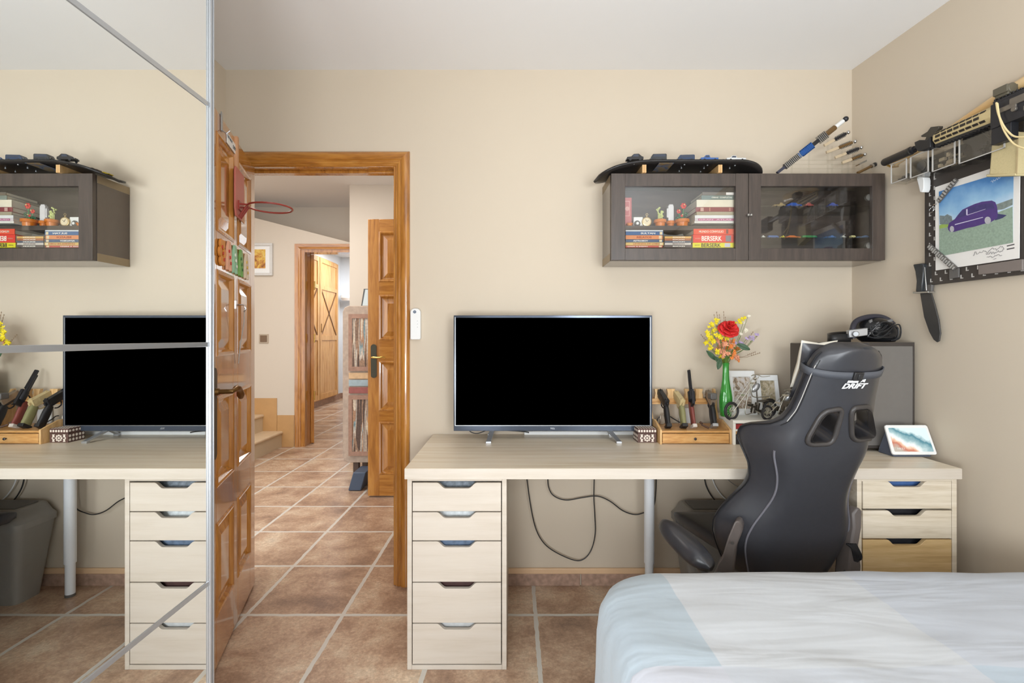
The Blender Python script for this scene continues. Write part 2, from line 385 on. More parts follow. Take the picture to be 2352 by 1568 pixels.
# ---------------------------------------------------------------- the open bedroom door
HX, HY = -1.264, BW-0.005
DD = Vector((.294, -.956, 0)).normalized(); DN = Vector((.956, .294, 0)).normalized()   # along leaf, out of visible face
def DP(s, z, off=0.0): return Vector((HX, HY, 0))+DD*s+DN*off+Vector((0, 0, z))
LW, LT, ZT, ZB = 0.725, 0.036, 2.035, 0.012
rows = [(.195,.53), (.665,.99), (1.142,1.455), (1.60,1.955)]
colsd = [(.095,.325), (.40,.63)]
def panel_door(root, DPf, width, zb, zt, rows, cols, thick, mzt, mx):
    body = MB()
    def blk(m, s0, s1, z0, z1, o0, o1):
        vs = [DPf(s, z, o) for z in (z0, z1) for s in (s0, s1) for o in (o0, o1)]
        m.add(vs, [(0,1,3,2),(4,6,7,5),(0,4,5,1),(2,3,7,6),(0,2,6,4),(1,5,7,3)])
    ss = [0]+[v for c in cols for v in c]+[width]
    for i in range(0, len(ss), 2): blk(body, ss[i], ss[i+1], zb, zt, -thick, 0)
    zz = [zb]+[v for r in rows for v in r]+[zt]
    rails = MB()
    for c in cols:
        for i in range(0, len(zz), 2): blk(rails, c[0], c[1], zz[i], zz[i+1], -thick, 0)
    body.build('stile', mzt, root, bev=0.0015); rails.build('rail', mx, root, bev=0.0015)
    for c in cols:
        for r in rows:
            p = MB(); a, b = c; lo, hi = r
            def ring(i, o): return [DPf(a+i, lo+i, o), DPf(b-i, lo+i, o), DPf(b-i, hi-i, o), DPf(a+i, hi-i, o)]
            rg = [ring(-.003, .002), ring(.004, .005), ring(.012, .003), ring(.020, -.010), ring(.028, -.012), ring(.060, -.002), ring(.062, -.001)]
            vs = [q for k in rg for q in k]; fs = []
            for k in range(len(rg)-1):
                for i in range(4): fs.append((k*4+i, k*4+(i+1) % 4, (k+1)*4+(i+1) % 4, (k+1)*4+i))
            e = (len(rg)-1)*4; fs.append((e, e+1, e+2, e+3))
            # back side
            bk = [DPf(a-.003, lo-.003, -thick+.006), DPf(b+.003, lo-.003, -thick+.006), DPf(b+.003, hi+.003, -thick+.006), DPf(a-.003, hi+.003, -thick+.006)]
            n = len(vs); vs += bk; fs.append((n+3, n+2, n+1, n))
            for i in range(4): fs.append((i, n+i, n+(i+1) % 4, (i+1) % 4))
            p.add(vs, fs); p.build('panel', mzt, root, angle=0.25)
d1 = thing('door_1', None, None, (HX, HY, 0), kind='structure')
panel_door(d1, DP, LW, ZB, ZT, rows, colsd, LT, M_pineZ, M_pineZ)
pl = MB()
pl.prism([DP(.665+.022*cos(a), (1.075 if sin(a) > 0 else .80)+.022*sin(a)*(1.2), .0) for a in [i*pi/8 for i in range(17)]], DN*.006)
esc = pl.build('lock_plate', pm('dark_bronze_plate', (74,72,60), rough=0.4, metal=0.7, var=0.15), d1, bev=0.001)
hb = DP(.665, 1.015, .006)
hn = MB().cyl(hb, hb+DN*.012, .014, .012); pts = []
for t in [i/12 for i in range(13)]:
    if t < .35: pts.append(hb+DN*(.055*t/.35))
    else:
        q = (t-.35)/.65; pts.append(hb+DN*(.055+.006*sin(q*pi))-DD*(.115*q)+Vector((0, 0, .012*sin(q*pi*1.1)-.030*q*q)))
hn.tube(pts, [.0085]*5+[.0085,.011,.012,.011,.010,.0115,.014,.010], 10)
hn.build('door_handle', M_bronze, d1)
for z in (.25, 1.0, 1.8): MB().cyl(DP(-.004, z, -.04), DP(-.004, z+.09, -.04), .007).build('hinge', M_brass, d1)
lk = MB().box(0,0,0,0,0,0)

# things fixed to that door
def ring_pts(c, u, v, r, n=28): return [c+u*r*cos(2*pi*i/n)+v*r*sin(2*pi*i/n) for i in range(n)]
hoop = thing('basketball_hoop', 'small red basketball hoop hooked on the open pine door', 'basketball hoop', DP(.40, 1.74))
M_red = pm('faded_red_metal', (186,104,92), rough=0.4, var=0.06); M_redm = pm('red_hoop_metal', (150,60,50), rough=0.35, var=0.08)
bd = MB()
bp_ = [DP(s, z, .012) for s, z in ((.30,1.90),(.435,1.90),(.445,1.88),(.445,1.735),(.43,1.70),(.34,1.70),(.30,1.74))]
bd.prism(bp_, DN*.007); bd.build('backboard', M_red, hoop, bev=0.002)
cR = DP(.375, 1.755, .019); rr = .085
MB().tube(ring_pts(cR+DN*(rr+.03), DN, DD, rr), .0038, 8, closed=True).build('ring', M_redm, hoop)
br = MB(); br.tube([cR+DD*.03, cR+DN*.035+DD*.03], .004); br.tube([cR-DD*.03, cR+DN*.035-DD*.03], .004)
br.obox(cR+Vector((0,0,-.004)), DN*.006, DD*.035, Vector((0,0,.018)))
for k in range(3): br.tube([cR+DD*(.02-.02*k)+Vector((0,0,-.05)), cR+DN*.03+DD*(.02-.02*k)], .003)
br.build('bracket', M_redm, hoop)
fb = MB(); fb.prism([DP(s, z, .004) for s, z in ((.24,1.86),(.30,1.86),(.30,1.71),(.24,1.71))], DN*.004)
fb.prism([DP(s, z, .0) for s, z in ((.36,2.04),(.38,2.04),(.38,1.88),(.36,1.88))], DN*.012)
fb.build('door_hook', pm('tan_hook_strip', (200,150,110), rough=0.5), hoop)
sg = thing('door_sign', 'small white sign with grey lettering near top of open pine door', 'sign', DP(.42, 1.96))
MB().prism([DP(s, z, .001) for s, z in ((.335,2.005),(.505,2.005),(.505,1.965),(.335,1.965))], DN*.003).build('board', M_white, sg, bev=.001)
tm = MB(); text_mb(tm, 'DO NOT', DP(.50, 1.988, .0045), -DD, (0,0,1), .011, .07); text_mb(tm, 'DISTURB', DP(.42, 1.975, .0045), -DD, (0,0,1), .014, .075)
tm.build('lettering', pm('grey_ink', (90,96,98)), sg)
hk = thing('over_door_hook', 'thin pale metal hook over the top edge of open pine door', 'hook', DP(.59, 2.0))
m = MB(); m.obox(DP(.575, 2.015, .003), DD*.010, DN*.0015, (0,0,.035)); m.obox(DP(.575, 2.040, -.016), DD*.010, DN*.020, (0,0,.0015)); m.tube([DP(.575,1.985,.004), DP(.575,1.972,.018), DP(.575,1.985,.03)], .0025)
m.build('hook_strap', M_alu, hk)
lh = thing('small_wall_hook', 'small chrome hook with grey cord on centre stile of open pine door', 'hook', DP(.36, 1.30))
m = MB(); m.tube([DP(.36,1.345,.002), DP(.36,1.345,.03), DP(.36,1.33,.038), DP(.36,1.315,.03)], .003); m.obox(DP(.36,1.345,.001), DD*.008, DN*.002, (0,0,.016)); m.build('hook', M_chrome, lh)
MB().tube([DP(.36,1.33,.033), DP(.355,1.27,.03), DP(.345,1.18,.014), DP(.34,1.10,.006)], .002).build('cord', pm('grey_cord', (170,168,162)), lh)
# painted wooden animal letters along the door
LT_ = [('orange flower-shaped painted wooden decoration', (214,140,60), .585, 0), ('pink painted wooden decoration with red dots', (226,170,140), .49, 1), ('mint green painted wooden decoration', (150,196,160), .40, 2), ('leaf green painted wooden decoration', (120,170,90), .30, 3), ('cream painted wooden decoration with yellow foot', (224,206,180), .20, 4)]
for lab, c, s, k in LT_:
    t_ = thing('wooden_decoration', lab+' in the row on the open pine door', 'decoration', DP(s, 1.50), group='painted wooden pieces on the door')
    m = MB(); h = .115; w = .034
    if k == 0:
        for q in range(6): m.cyl(DP(s+.026*cos(q*pi/3), 1.525+.036*sin(q*pi/3), .001), DP(s+.026*cos(q*pi/3), 1.525+.036*sin(q*pi/3), .010), .018)
    else:
        m.prism([DP(s+a*w, 1.470+b*h, .001) for a, b in ((-1,0),(-.45,0),(-.3,.4),(.3,.4),(.45,0),(1,0),(.8,.75),(.35,1),(-.35,1),(-.8,.75))], DN*.009)
    m.build('body', pm('painted_%d' % k, c, var=.12, scale=60), t_, bev=.002)
    m = MB(); cols = [(196,60,40),(200,40,40),(240,240,230),(60,110,60),(230,190,70)]
    for q in range(3): m.cyl(DP(s-.012+.012*q, 1.50+.022*q, .010), DP(s-.012+.012*q, 1.50+.022*q, .0125), .0065)
    m.build('dots', pm('dots_%d' % k, cols[k]), t_)
bpy.data.objects['door_1']['_n'] = 1

# ================================================================ MIRRORED WARDROBE
MX = -0.721; YE = 1.154
wd = thing('mirrored_wardrobe', 'tall wardrobe with mirrored sliding doors framed in aluminium, beside the open door', 'wardrobe', (-1.05, 0.0, 0))
M_ward = pm('white_wardrobe_board', (226,224,218), rough=0.5)
cz = MB(); cz.box(-1.38, -0.80, YE-.02, YE, 0.0, 2.36); cz.box(-1.38, -0.80, -1.2, -1.18, 0, 2.36); cz.box(-1.38, -0.80, -1.18, YE-.02, 2.34, 2.36); cz.box(-1.38, -0.80, -1.18, YE-.02, 0, .05); cz.box(-1.38,-1.37,-1.18,YE-.02,.05,2.34)
cz.build('carcass', M_ward, wd, bev=.001)
for y0, y1, off, z in ((-.02, YE, 0, 0), (-1.2, 0.02, -.035, 0)):
    dr = MB().box(MX-.022+off, MX-.006+off, y0, y1, .05, 2.33).build('sliding_door', M_ward, wd)
    MB().box(MX-.006+off, MX+off, y0+.03, y1-.015, .06, 2.32).build('mirror_panel', M_mirror, dr, smooth=False)
    fr = MB()
    for a, b in ((y0, y0+.03), (y1-.014, y1)):
        fr.box(MX-.004+off, MX+.004+off, a, b, .05, 2.33)
        fr.box(MX+.004+off, MX+.006+off, a, a+.003, .05, 2.33); fr.box(MX+.004+off, MX+.006+off, b-.004, b, .05, 2.33)
    for zb in (.629, 1.192, 1.758): fr.box(MX-.002+off, MX+.002+off, y0+.03, y1-.014, zb-.0055, zb+.0055)
    fr.box(MX-.002+off, MX+.004+off, y0+.03, y1-.014, .05, .075); fr.box(MX-.002+off, MX+.004+off, y0+.03, y1-.014, 2.305, 2.33)
    fr.build('door_frame', M_alu, dr, bev=.0008)
MB().box(-.80, MX-.022, YE-.02, YE+.002, 0, 2.36).build('end_strip', M_alu, wd)

# ================================================================ HALL
HC = 2.80; DH = 5.35
st('ceiling_hall', MB().box(-6, 0.6, BW+.10, 11, HC, HC+.06), M_ceil, smooth=False)
def hx(px, D): return (px-CX)*D/F
def hz(py, D): return H-(py-CY)*D/F
hw = MB(); xa, xb = hx(691, DH), hx(803, DH); xe = -1.2
sl0, sl1 = (-3.9, hz(444, DH)+ (hx(588, DH)+3.9)*0.526), (xb+.05, hz(559, DH))
zt2 = hz(573, DH)
# far hall wall: front skin with sloping top edge, opening for second doorway
hw.prism([(-3.9, DH, 0), (xa, DH, 0), (xa, DH, zt2), (xb+.05, DH, zt2), (xb+.05, DH, sl1[1]), (-3.9, DH, min(HC, sl0[1]))], (0, .06, 0))
st('wall_hall_far', hw, M_wallh, smooth=False)
st('wall_hall_upper', MB().box(-3.9, xe, 5.90, 5.98, 2.30, HC), M_wallh, smooth=False)
st('wall_hall_left', MB().box(-3.98, -3.9, BW+.1, DH+.14, 0, HC), M_wallh, smooth=False)
# right block of the hall (corner at px 803), with an unseen window added to reflect as glare in the bedroom door
D3 = 5.04; x3 = hx(803, D3)
st('wall_hall_right', MB().box(x3, -1.50, D3, D3+.12, 0, HC).box(-1.50, -.62, D3, D3+.12, 0, 1.0).box(-1.50, -.62, D3, D3+.12, 2.35, HC).box(-.62, .6, D3, D3+.12, 0, HC).box(x3, x3+.1, D3+.12, 9.6, 0, HC), M_wallh, smooth=False)
wh = thing('window_3', None, None, (-1, D3+.05, 1.05), kind='structure')
m = MB(); m.box(-1.50, -1.48, D3+.03, D3+.08, 1.0, 2.35).box(-.64, -.62, D3+.03, D3+.08, 1.0, 2.35).box(-1.48, -.64, D3+.03, D3+.08, 1.0, 1.03).box(-1.48, -.64, D3+.03, D3+.08, 2.32, 2.35); m.build('window_frame', M_white, wh)
MB().box(-1.48, -.64, D3+.05, D3+.055, 1.03, 2.32).build('pane', M_pane, wh, smooth=False)
st('wall_hall_side', MB().box(.5, .6, BW+.1, D3, 0, HC), M_wallh, smooth=False)
# second doorway casing and jamb
PR2 = [(0,0),(0,.012),(.02,.016),(.03,.022),(.06,.022),(.066,0)]
casing('trim_3', xa, xb+.05, zt2, DH, PR2, None, right=False)
st('trim_5', MB().box(xa, xa+.045, DH, DH+.16, 0, zt2).box(xa+.045, xb+.05, DH+.0, DH+.14, zt2-.03, zt2), M_pineZ)
# corridor beyond
XC = -3.44
st('wall_corridor_left', MB().box(XC-.1, XC, DH+.14, 9.6, 0, HC), M_wallw, smooth=False)
st('wall_corridor_end', MB().box(XC-.1, x3+.1, 9.6, 9.7, 0, HC), M_wallw, smooth=False)
st('baseboard_corridor_left', MB().box(XC, XC+.012, DH+.2, 9.59, 0, .11), M_skirt)
st('baseboard_corridor_end', MB().box(XC+.012, x3, 9.588, 9.6, 0, .11), M_skirt)
cw = thing('built_in_wardrobe', 'tall pale pine wardrobe with crossed braces on its doors, seen through the far doorway', 'wardrobe', (XC+.03, 8.5, 0.11))
m = MB(); m.box(XC, XC+.05, 7.5, 9.25, .11, 2.62); m.build('carcass', M_pineL, cw)
for a, b in ((7.52, 8.35), (8.37, 9.23)):
    d_ = MB().box(XC+.05, XC+.07, a, b, .13, 2.60); 
    for q in range(1, 7):
        yq = a+(b-a)*q/7; d_.box(XC+.07, XC+.072, yq-.035, yq+.035, .25, 1.15)
    dd = d_.build('door', M_pineL, cw, bev=.001)
    f = MB()
    for y0, y1, z0, z1 in ((a,a+.08,.13,2.6),(b-.08,b,.13,2.6),(a+.08,b-.08,.13,.22),(a+.08,b-.08,1.16,1.25),(a+.08,b-.08,2.05,2.12),(a+.08,b-.08,2.52,2.6)): f.box(XC+.07, XC+.085, y0, y1, z0, z1)
    f.build('frame', M_pineL, dd, bev=.001)
    g = MB()
    for sg_ in (1, -1):
        c = Vector((XC+.074, (a+b)/2, 1.65)); dv = Vector((0, (b-a-.16)/2*sg_, .40)); g.obox(c, (.005,0,0), dv, dv.cross(Vector((1,0,0))).normalized()*.012)
    g.build('cross_brace', pm('dark_pine_brace', (110,74,40)), dd)
    MB().cyl((XC+.085, a+.05, 1.3), (XC+.085, a+.05, 1.45), .008).build('handle', M_bronze, dd)
d2 = thing('door_2', None, None, (xa+.05, DH+.16, 0), kind='structure')
m = MB(); m.prism([(xa+.048, DH+.15, .01), (xa+.085, DH+.15, .01), (xa-.205, DH+.80, .01), (xa-.242, DH+.80, .01)], (0,0,zt2-.04)); m.build('door_leaf', M_pineZ, d2)
m = MB(); m.cyl((xa+.09, DH+.145, .5), (xa+.09, DH+.145, .6), .008).cyl((xa+.09, DH+.145, 1.75), (xa+.09, DH+.145, 1.85), .008).cyl((xa+.09, DH+.145, 1.15), (xa+.09, DH+.145, 1.25), .008); m.build('hinge', M_brass, d2)
tag(MB().lathe([(.0,0),(.10,0),(.13,.05),(.12,.10),(.06,.13),(0,.135)], (hx(795, 9.4), 9.45, hz(690, 9.4)), (0,0,1)).build('wall_lamp', pm('lamp_glass', (246,246,244), rough=.3)), 'round white wall lamp at the far end of the corridor', 'lamp')
# stairs
stt = thing('staircase', 'short flight of cream stone steps with tan tile risers in the hall', 'staircase', (-2.9, 5.0, 0))
zs = [0, .175, .36, .55, .74]; xs_ = [-2.55, -2.76, -3.02, -3.28, -3.54, -3.9]
for i in range(1, 5):
    MB().box(-3.89, xs_[i-1]-.015, 4.15, DH-.012, zs[i-1], zs[i]-.035).build('riser', pm('cream_riser_tile', (206,188,160), var=.08, scale=8), stt)
    t_ = MB().box(xs_[i]-.02 if i < 4 else -3.89, xs_[i-1]-.02, 4.13, DH-.012, zs[i]-.035, zs[i]); t_.cyl((xs_[i-1]-.02, 4.13, zs[i]-.0175), (xs_[i-1]-.02, DH-.012, zs[i]-.0175), .0175)
    t_.build('tread', M_tread if i > 0 else M_tread, stt)
sk = MB()
for (a, b, z0, z1) in ((hx(637,DH), xa-.07, 0, hz(953,DH)), (-3.0, hx(637,DH), 0, hz(914,DH)), (-3.35, -3.0, 0, hz(872,DH)), (-3.89, -3.35, 0, hz(830,DH))):
    sk.box(a+.002, b-.002, DH-.010, DH, z0, z1)
st('baseboard_hall', sk, M_terracotta, bev=.001)
# picture and switch on the hall wall
pf = thing('picture_frame', 'white framed picture with wide mount on the hall wall above the stairs', 'picture frame', (hx(595,DH), DH-.02, hz(632,DH)))
a, b = hx(560,DH), hx(628,DH); z0, z1 = hz(633,DH), hz(559,DH)
m = MB(); m.box(a,b,DH-.028,DH,z0,z0+.028).box(a,b,DH-.028,DH,z1-.028,z1).box(a,a+.028,DH-.028,DH,z0+.028,z1-.028).box(b-.028,b,DH-.028,DH,z0+.028,z1-.028)
m.build('frame', pm('pale_grey_frame', (206,204,200)), pf, bev=.002)
MB().box(a+.028,b-.028,DH-.012,DH,z0+.028,z1-.028).build('mount', M_white, pf)
MB().box(a+.10,hx(611,DH),DH-.014,DH-.012,z0+.08,hz(573,DH)).build('print', wood('warm_print', [(110,60,40),(190,130,60),(222,190,90),(200,180,170)], (3,3,3), 4, .5), pf)
sw = thing('light_switch', 'brown metal light switch on the hall wall beside the far doorway', 'switch', (hx(606,DH), DH, hz(788,DH)))
MB().box(hx(596,DH),hx(617,DH),DH-.01,DH,hz(788,DH),hz(767,DH)).build('plate', pm('bronze_switch_plate',(176,160,140),rough=.35), sw, bev=.002)
MB().box(hx(599,DH),hx(614,DH),DH-.016,DH-.01,hz(785,DH),hz(770,DH)).build('rocker', pm('brown_rocker',(116,92,70),rough=.4), sw, bev=.002)
# second open pine door leaf, parallel to the picture plane
D4 = 3.652
dh = thing('door_3', None, None, (-.3, D4, 0), kind='structure')
xl = hx(845, D4)
def DQ(s, z, off=0.0): return Vector((xl+s, D4-off, z))
rows3 = [(hz(1089,D4)-.0, hz(969,D4)), (hz(942,D4), hz(830,D4)), (hz(780,D4), hz(678,D4)), (hz(646,D4), hz(532,D4))]
panel_door(dh, DQ, .80, .012, hz(503, D4), [(r[0], r[1]) for r in rows3], [(.086,.36),(.44,.71)], .036, M_pineZ, M_pineX)
cpl = MB(); cpl.prism([DQ(.045+.022*cos(a), (hz(797,D4) if sin(a) > 0 else hz(861,D4))+.022*sin(a), 0) for a in [i*pi/8 for i in range(17)]], (0,-.006,0)); cpl.build('lock_plate', pm('dark_bronze_plate', (84,84,74)), dh)
zh = hz(820,D4); h_ = MB(); h_.tube([DQ(.045,zh,.005), DQ(.045,zh,.05), DQ(.06,zh,.055), DQ(.10,zh-.002,.055), DQ(.13,zh+.004,.055), DQ(.145,zh-.006,.055)], [.008,.007,.007,.006,.007,.004]); h_.build('door_handle', M_brass, dh)
# reclaimed-wood cabinet
D5 = 4.0; xc0, xc1 = hx(787,D5), hx(787,D5)+.62; zc0, zc1 = hz(1062,D5), hz(702,D5)
rc = thing('patchwork_cabinet', 'tall cabinet of painted reclaimed wood patchwork partly behind the far open pine door', 'cabinet', ((xc0+xc1)/2, D5+.15, 0))
def patch(name, seed):
    m, nt, b = _nt(name); N = nt.nodes; L = nt.links
    tc = N.new('ShaderNodeTexCoord'); mp = N.new('ShaderNodeMapping'); mp.inputs['Scale'].default_value = (26,1,1.6); mp.inputs['Location'].default_value = (seed,0,seed)
    L.new(tc.outputs['Object'], mp.inputs[0]); n = N.new('ShaderNodeTexNoise'); n.inputs['Scale'].default_value = 1.0; n.inputs['Detail'].default_value = 2; L.new(mp.outputs[0], n.inputs['Vector'])
    r = ramp(N, [(0.3,S((86,66,54))),(0.42,S((150,118,92))),(0.47,S((196,184,168))),(0.52,S((120,142,144))),(0.56,S((168,128,98))),(0.62,S((206,190,166))),(0.7,S((110,84,70)))]); r.color_ramp.interpolation = 'CONSTANT'
    n2 = N.new('ShaderNodeTexNoise'); n2.inputs['Scale'].default_value = 60; n2.inputs['Detail'].default_value = 6; L.new(tc.outputs['Object'], n2.inputs['Vector'])
    mu = N.new('ShaderNodeMix'); mu.data_type = 'RGBA'; mu.blend_type = 'OVERLAY'; mu.inputs['Factor'].default_value = .7
    L.new(n.outputs[0], r.inputs[0]); L.new(r.outputs[0], mu.inputs['A']); L.new(n2.outputs[0], mu.inputs['B']); L.new(mu.outputs['Result'], b.inputs['Base Color']); b.inputs['Roughness'].default_value = .6
    return m
M_patch = patch('reclaimed_planks', 0); M_patch2 = pm('worn_painted_edge', (176,156,138), rough=.6, var=.35, scale=26)
m = MB(); cr = .05
pts = [(xc0+cr, zc0),(xc1-cr, zc0),(xc1, zc0+cr),(xc1, zc1-cr),(xc1-cr, zc1),(xc0+cr, zc1),(xc0+.015, zc1-.015),(xc0, zc1-cr),(xc0, zc0+cr),(xc0+.015, zc0+.015)]
m.prism([(x, D5, z) for x, z in pts], (0, .34, 0)); m.build('body', M_patch2, rc, bev=.004)
dz = [(zc0+.06, zc0+.56), (zc0+.76, zc1-.07)]
for z0, z1 in dz:
    m = MB().box(xc0+.055, xc0+.30, D5-.015, D5, z0, z1); dd = m.build('door', M_patch, rc, bev=.002)
    m = MB()
    for (p, q, r_, s_) in ((.055,.085,z0,z1),(.27,.30,z0,z1),(.085,.27,z0,z0+.035),(.085,.27,z1-.035,z1)): m.box(xc0+p, xc0+q, D5-.022, D5-.015, r_, s_)
    m.build('door_frame', pm('worn_red_brown', (160,124,104), rough=.6, var=.4, scale=30), dd)
for k in range(3):
    z0 = zc0+.575+k*.06; dd = MB().box(xc0+.055, xc1-.055, D5-.015, D5, z0, z0+.05).build('drawer', [pm('worn_red_drawer', (150,84,76), var=.3, scale=30), pm('worn_blue_drawer', (156,172,176), var=.3, scale=30), pm('worn_tan_drawer', (206,170,128), var=.3, scale=30)][k], rc, bev=.002)
for x_ in (xc0+.10, xc1-.10):
    for y_ in (D5+.05, D5+.29): MB().box(x_-.022, x_+.022, y_-.022, y_+.022, 0, zc0).build('leg', pm('dark_wood_leg', (84,66,54), rough=.6), rc)
bs = MB(); bs.obox((hx(829,3.9), 3.9, .075), (.05,0,0), (.02,0,.072), (0,.10,0)); tag(bs.build('floor_stand', pm('slate_blue_metal', (72,84,102), rough=.4), bev=.006), 'slate blue slanted floor stand under the patchwork cabinet', 'stand')
pf2 = thing('small_picture_frame', 'small dark edged frame standing on top of the patchwork cabinet', 'picture frame', (hx(846,4.1), 4.1, zc1))
x0 = hx(833,4.1); m = MB().obox((x0+.10, 4.10, zc1+.075), (.10,0,0), (.012,0,.075), (0,.008,0)); m.build('frame', pm('dark_frame_edge', (84,84,82)), pf2)
m = MB().obox((x0+.104, 4.09, zc1+.075), (.09,0,0), (.012,0,.068), (0,.003,0)); m.build('glass', pm('pale_frame_glass', (196,206,206), rough=.2), pf2)
# ================================================================ DESK
DZ = .7375; DF = 1.737
dk = thing('desk_top', 'long pale oak desk top spanning two drawer units against the back wall', 'desk', (.61, 2.04, DZ-.039))
MB().box(-.3927, 1.612, DF, 2.352, DZ-.039, DZ).build('top', M_oak, dk, bev=.0015)
MB().box(-.3927, 1.612, DF-.0012, DF-.0002, DZ-.038, DZ-.001).build('edge_band', M_oakface, dk)
lg = thing('telescopic_desk_leg', 'white round telescopic leg under the middle of the desk', 'desk leg', (.634, 2.26, 0))
MB().box(.60, .67, 2.22, 2.30, DZ-.044, DZ-.0392).build('leg_plate', M_legw, lg)
MB().cyl((.634,2.26,.155), (.634,2.26,DZ-.045), .0235, n=28).build('outer_tube', M_legw, lg)
MB().cyl((.634,2.26,.012), (.634,2.26,.155), .0195, n=28).build('inner_tube', M_legw, lg)
MB().cyl((.634,2.26,0), (.634,2.26,.012), .0205, n=24).build('foot', M_greypl, lg)

def drawers(name, label, x0, x1, yf, edges, mface, mside, contents, scoopx):
    t = thing(name, label, 'drawer unit', ((x0+x1)/2, yf+.29, 0))
    z1 = DZ-.039; e = .017
    m = MB(); m.box(x0, x0+e, yf, 2.34, .0, z1).box(x1-e, x1, yf, 2.34, .0, z1).box(x0+e, x1-e, yf, 2.34, .0, e).box(x0+e, x1-e, yf, 2.34, z1-.012, z1).box(x0+e, x1-e, 2.33, 2.34, e, z1-.012)
    m.build('body', mside, t, bev=.0012)
    for i, (zt, zb) in enumerate(edges):
        a, b = x0+e+.003, x1-e-.003; cx = (a+b)/2
        pts = [(a, zb), (b, zb), (b, zt), (cx+.072, zt)]
        for q in range(6):
            u = q/5; pts.append((cx+.072-.03*u, zt-.021*(3*u*u-2*u**3)))
        for q in range(6):
            u = q/5; pts.append((cx-.042-.03*u, zt-.021*(1-(3*u*u-2*u**3))))
        pts += [(cx-.072, zt), (a, zt)]
        c = [];
        for p in pts:
            if not c or (abs(p[0]-c[-1][0])+abs(p[1]-c[-1][1])) > 1e-6: c.append(p)
        d = MB().prism([(x, yf-.001, z) for x, z in c], (0, .016, 0)).build('drawer_front', mface[i], t, bev=.001)
        MB().box(a+.01, b-.01, yf+.03, 2.25, zb+.004, zb+.012).box(a+.01, a+.02, yf+.03, 2.25, zb+.012, zt-.035).box(b-.02, b-.01, yf+.03, 2.25, zb+.012, zt-.035).build('drawer_box', mside, d)
    return t
def zy(py, D): return H-(py-CY)*D/F
ex = [(1108,1173.5),(1176,1240.5),(1243,1335.5),(1338,1429.5),(1432,1524)]
YA = 1.757
ua = drawers('drawer_unit', 'five drawer pale oak unit under the left end of the desk', -.388, -.026, YA, [(zy(a,YA), zy(b,YA)) for a, b in ex], [M_oakface]*5, M_oakface, None, 1049)
YB = 1.752
exr = [(1105,1168),(1172,1236),(1239,1330),(1333,1424),(1427,1519)]
ub = drawers('drawer_unit', 'oak drawer unit with visible grain under the right end of the desk', 1.246, 1.608, YB, [(zy(a,YB), zy(b,YB)) for a, b in exr], [M_oakr,M_oakr]+[wood('warmer_oak_front', [(180,146,96),(204,172,122),(216,188,142)], (0.8,8,14), 4, .42, 0, .8, .02)]*3, M_oakr, None, 2088)
# things lying inside the drawers, seen through the grip cut-outs
cont = [('folded dark and white printed cloth in the top drawer of the left unit', (120,128,136), .9, 0, ex[0][0], 'cloth'),
        ('crumpled white printed cloth in the second drawer of the left unit', (214,218,218), .4, 0, ex[1][0], 'cloth'),
        ('blue and grey patterned box in the third drawer of the left unit', (96,112,134), .9, 0, ex[2][0], 'box'),
        ('dark brown leather case in the fourth drawer of the left unit', (74,48,44), .4, 0, ex[3][0], 'case'),
        ('white box with red printing in the bottom drawer of the left unit', (206,206,204), .3, 0, ex[4][0], 'box'),
        ('blue folder in the top drawer of the right unit', (70,104,160), .3, 1, exr[0][0], 'folder'),
        ('black bag in the second drawer of the right unit', (34,32,36), .3, 1, exr[1][0], 'bag'),
        ('black pouch in the third drawer of the right unit', (38,38,44), .3, 1, exr[2][0], 'pouch')]
for i, (lab, c, v, side, py, cat) in enumerate(cont):
    cx = -.207 if side == 0 else 1.427; zt = zy(py, YA if side == 0 else YB)
    m = MB()
    if cat in ('cloth', 'bag', 'pouch'):
        rows_ = []
        for j in range(9):
            rows_.append([Vector((cx-.11+.22*q/12, YA+.035+.14*j/8, zt-.008+.006*sin(q*1.7+i)*cos(j*1.3)-(.0 if 0 < j < 8 else .03))) for q in range(13)])
        m.grid(rows_); m.grid([rows_[0], [p-Vector((0,0,.05)) for p in rows_[0]]]); o = m.build('folded_'+cat if cat == 'cloth' else cat, pm('drawer_thing_%d' % i, c, rough=.7, var=v, scale=70), solid=.002)
    else:
        m.box(cx-.10, cx+.10, YA+.03, YA+.15, zt-.055, zt-.003); o = m.build(cat, pm('drawer_thing_%d' % i, c, rough=.6, var=v, scale=50), bev=.003)
    if i == 4:
        tag(o, lab, cat)
    else: tag(o, lab, cat)

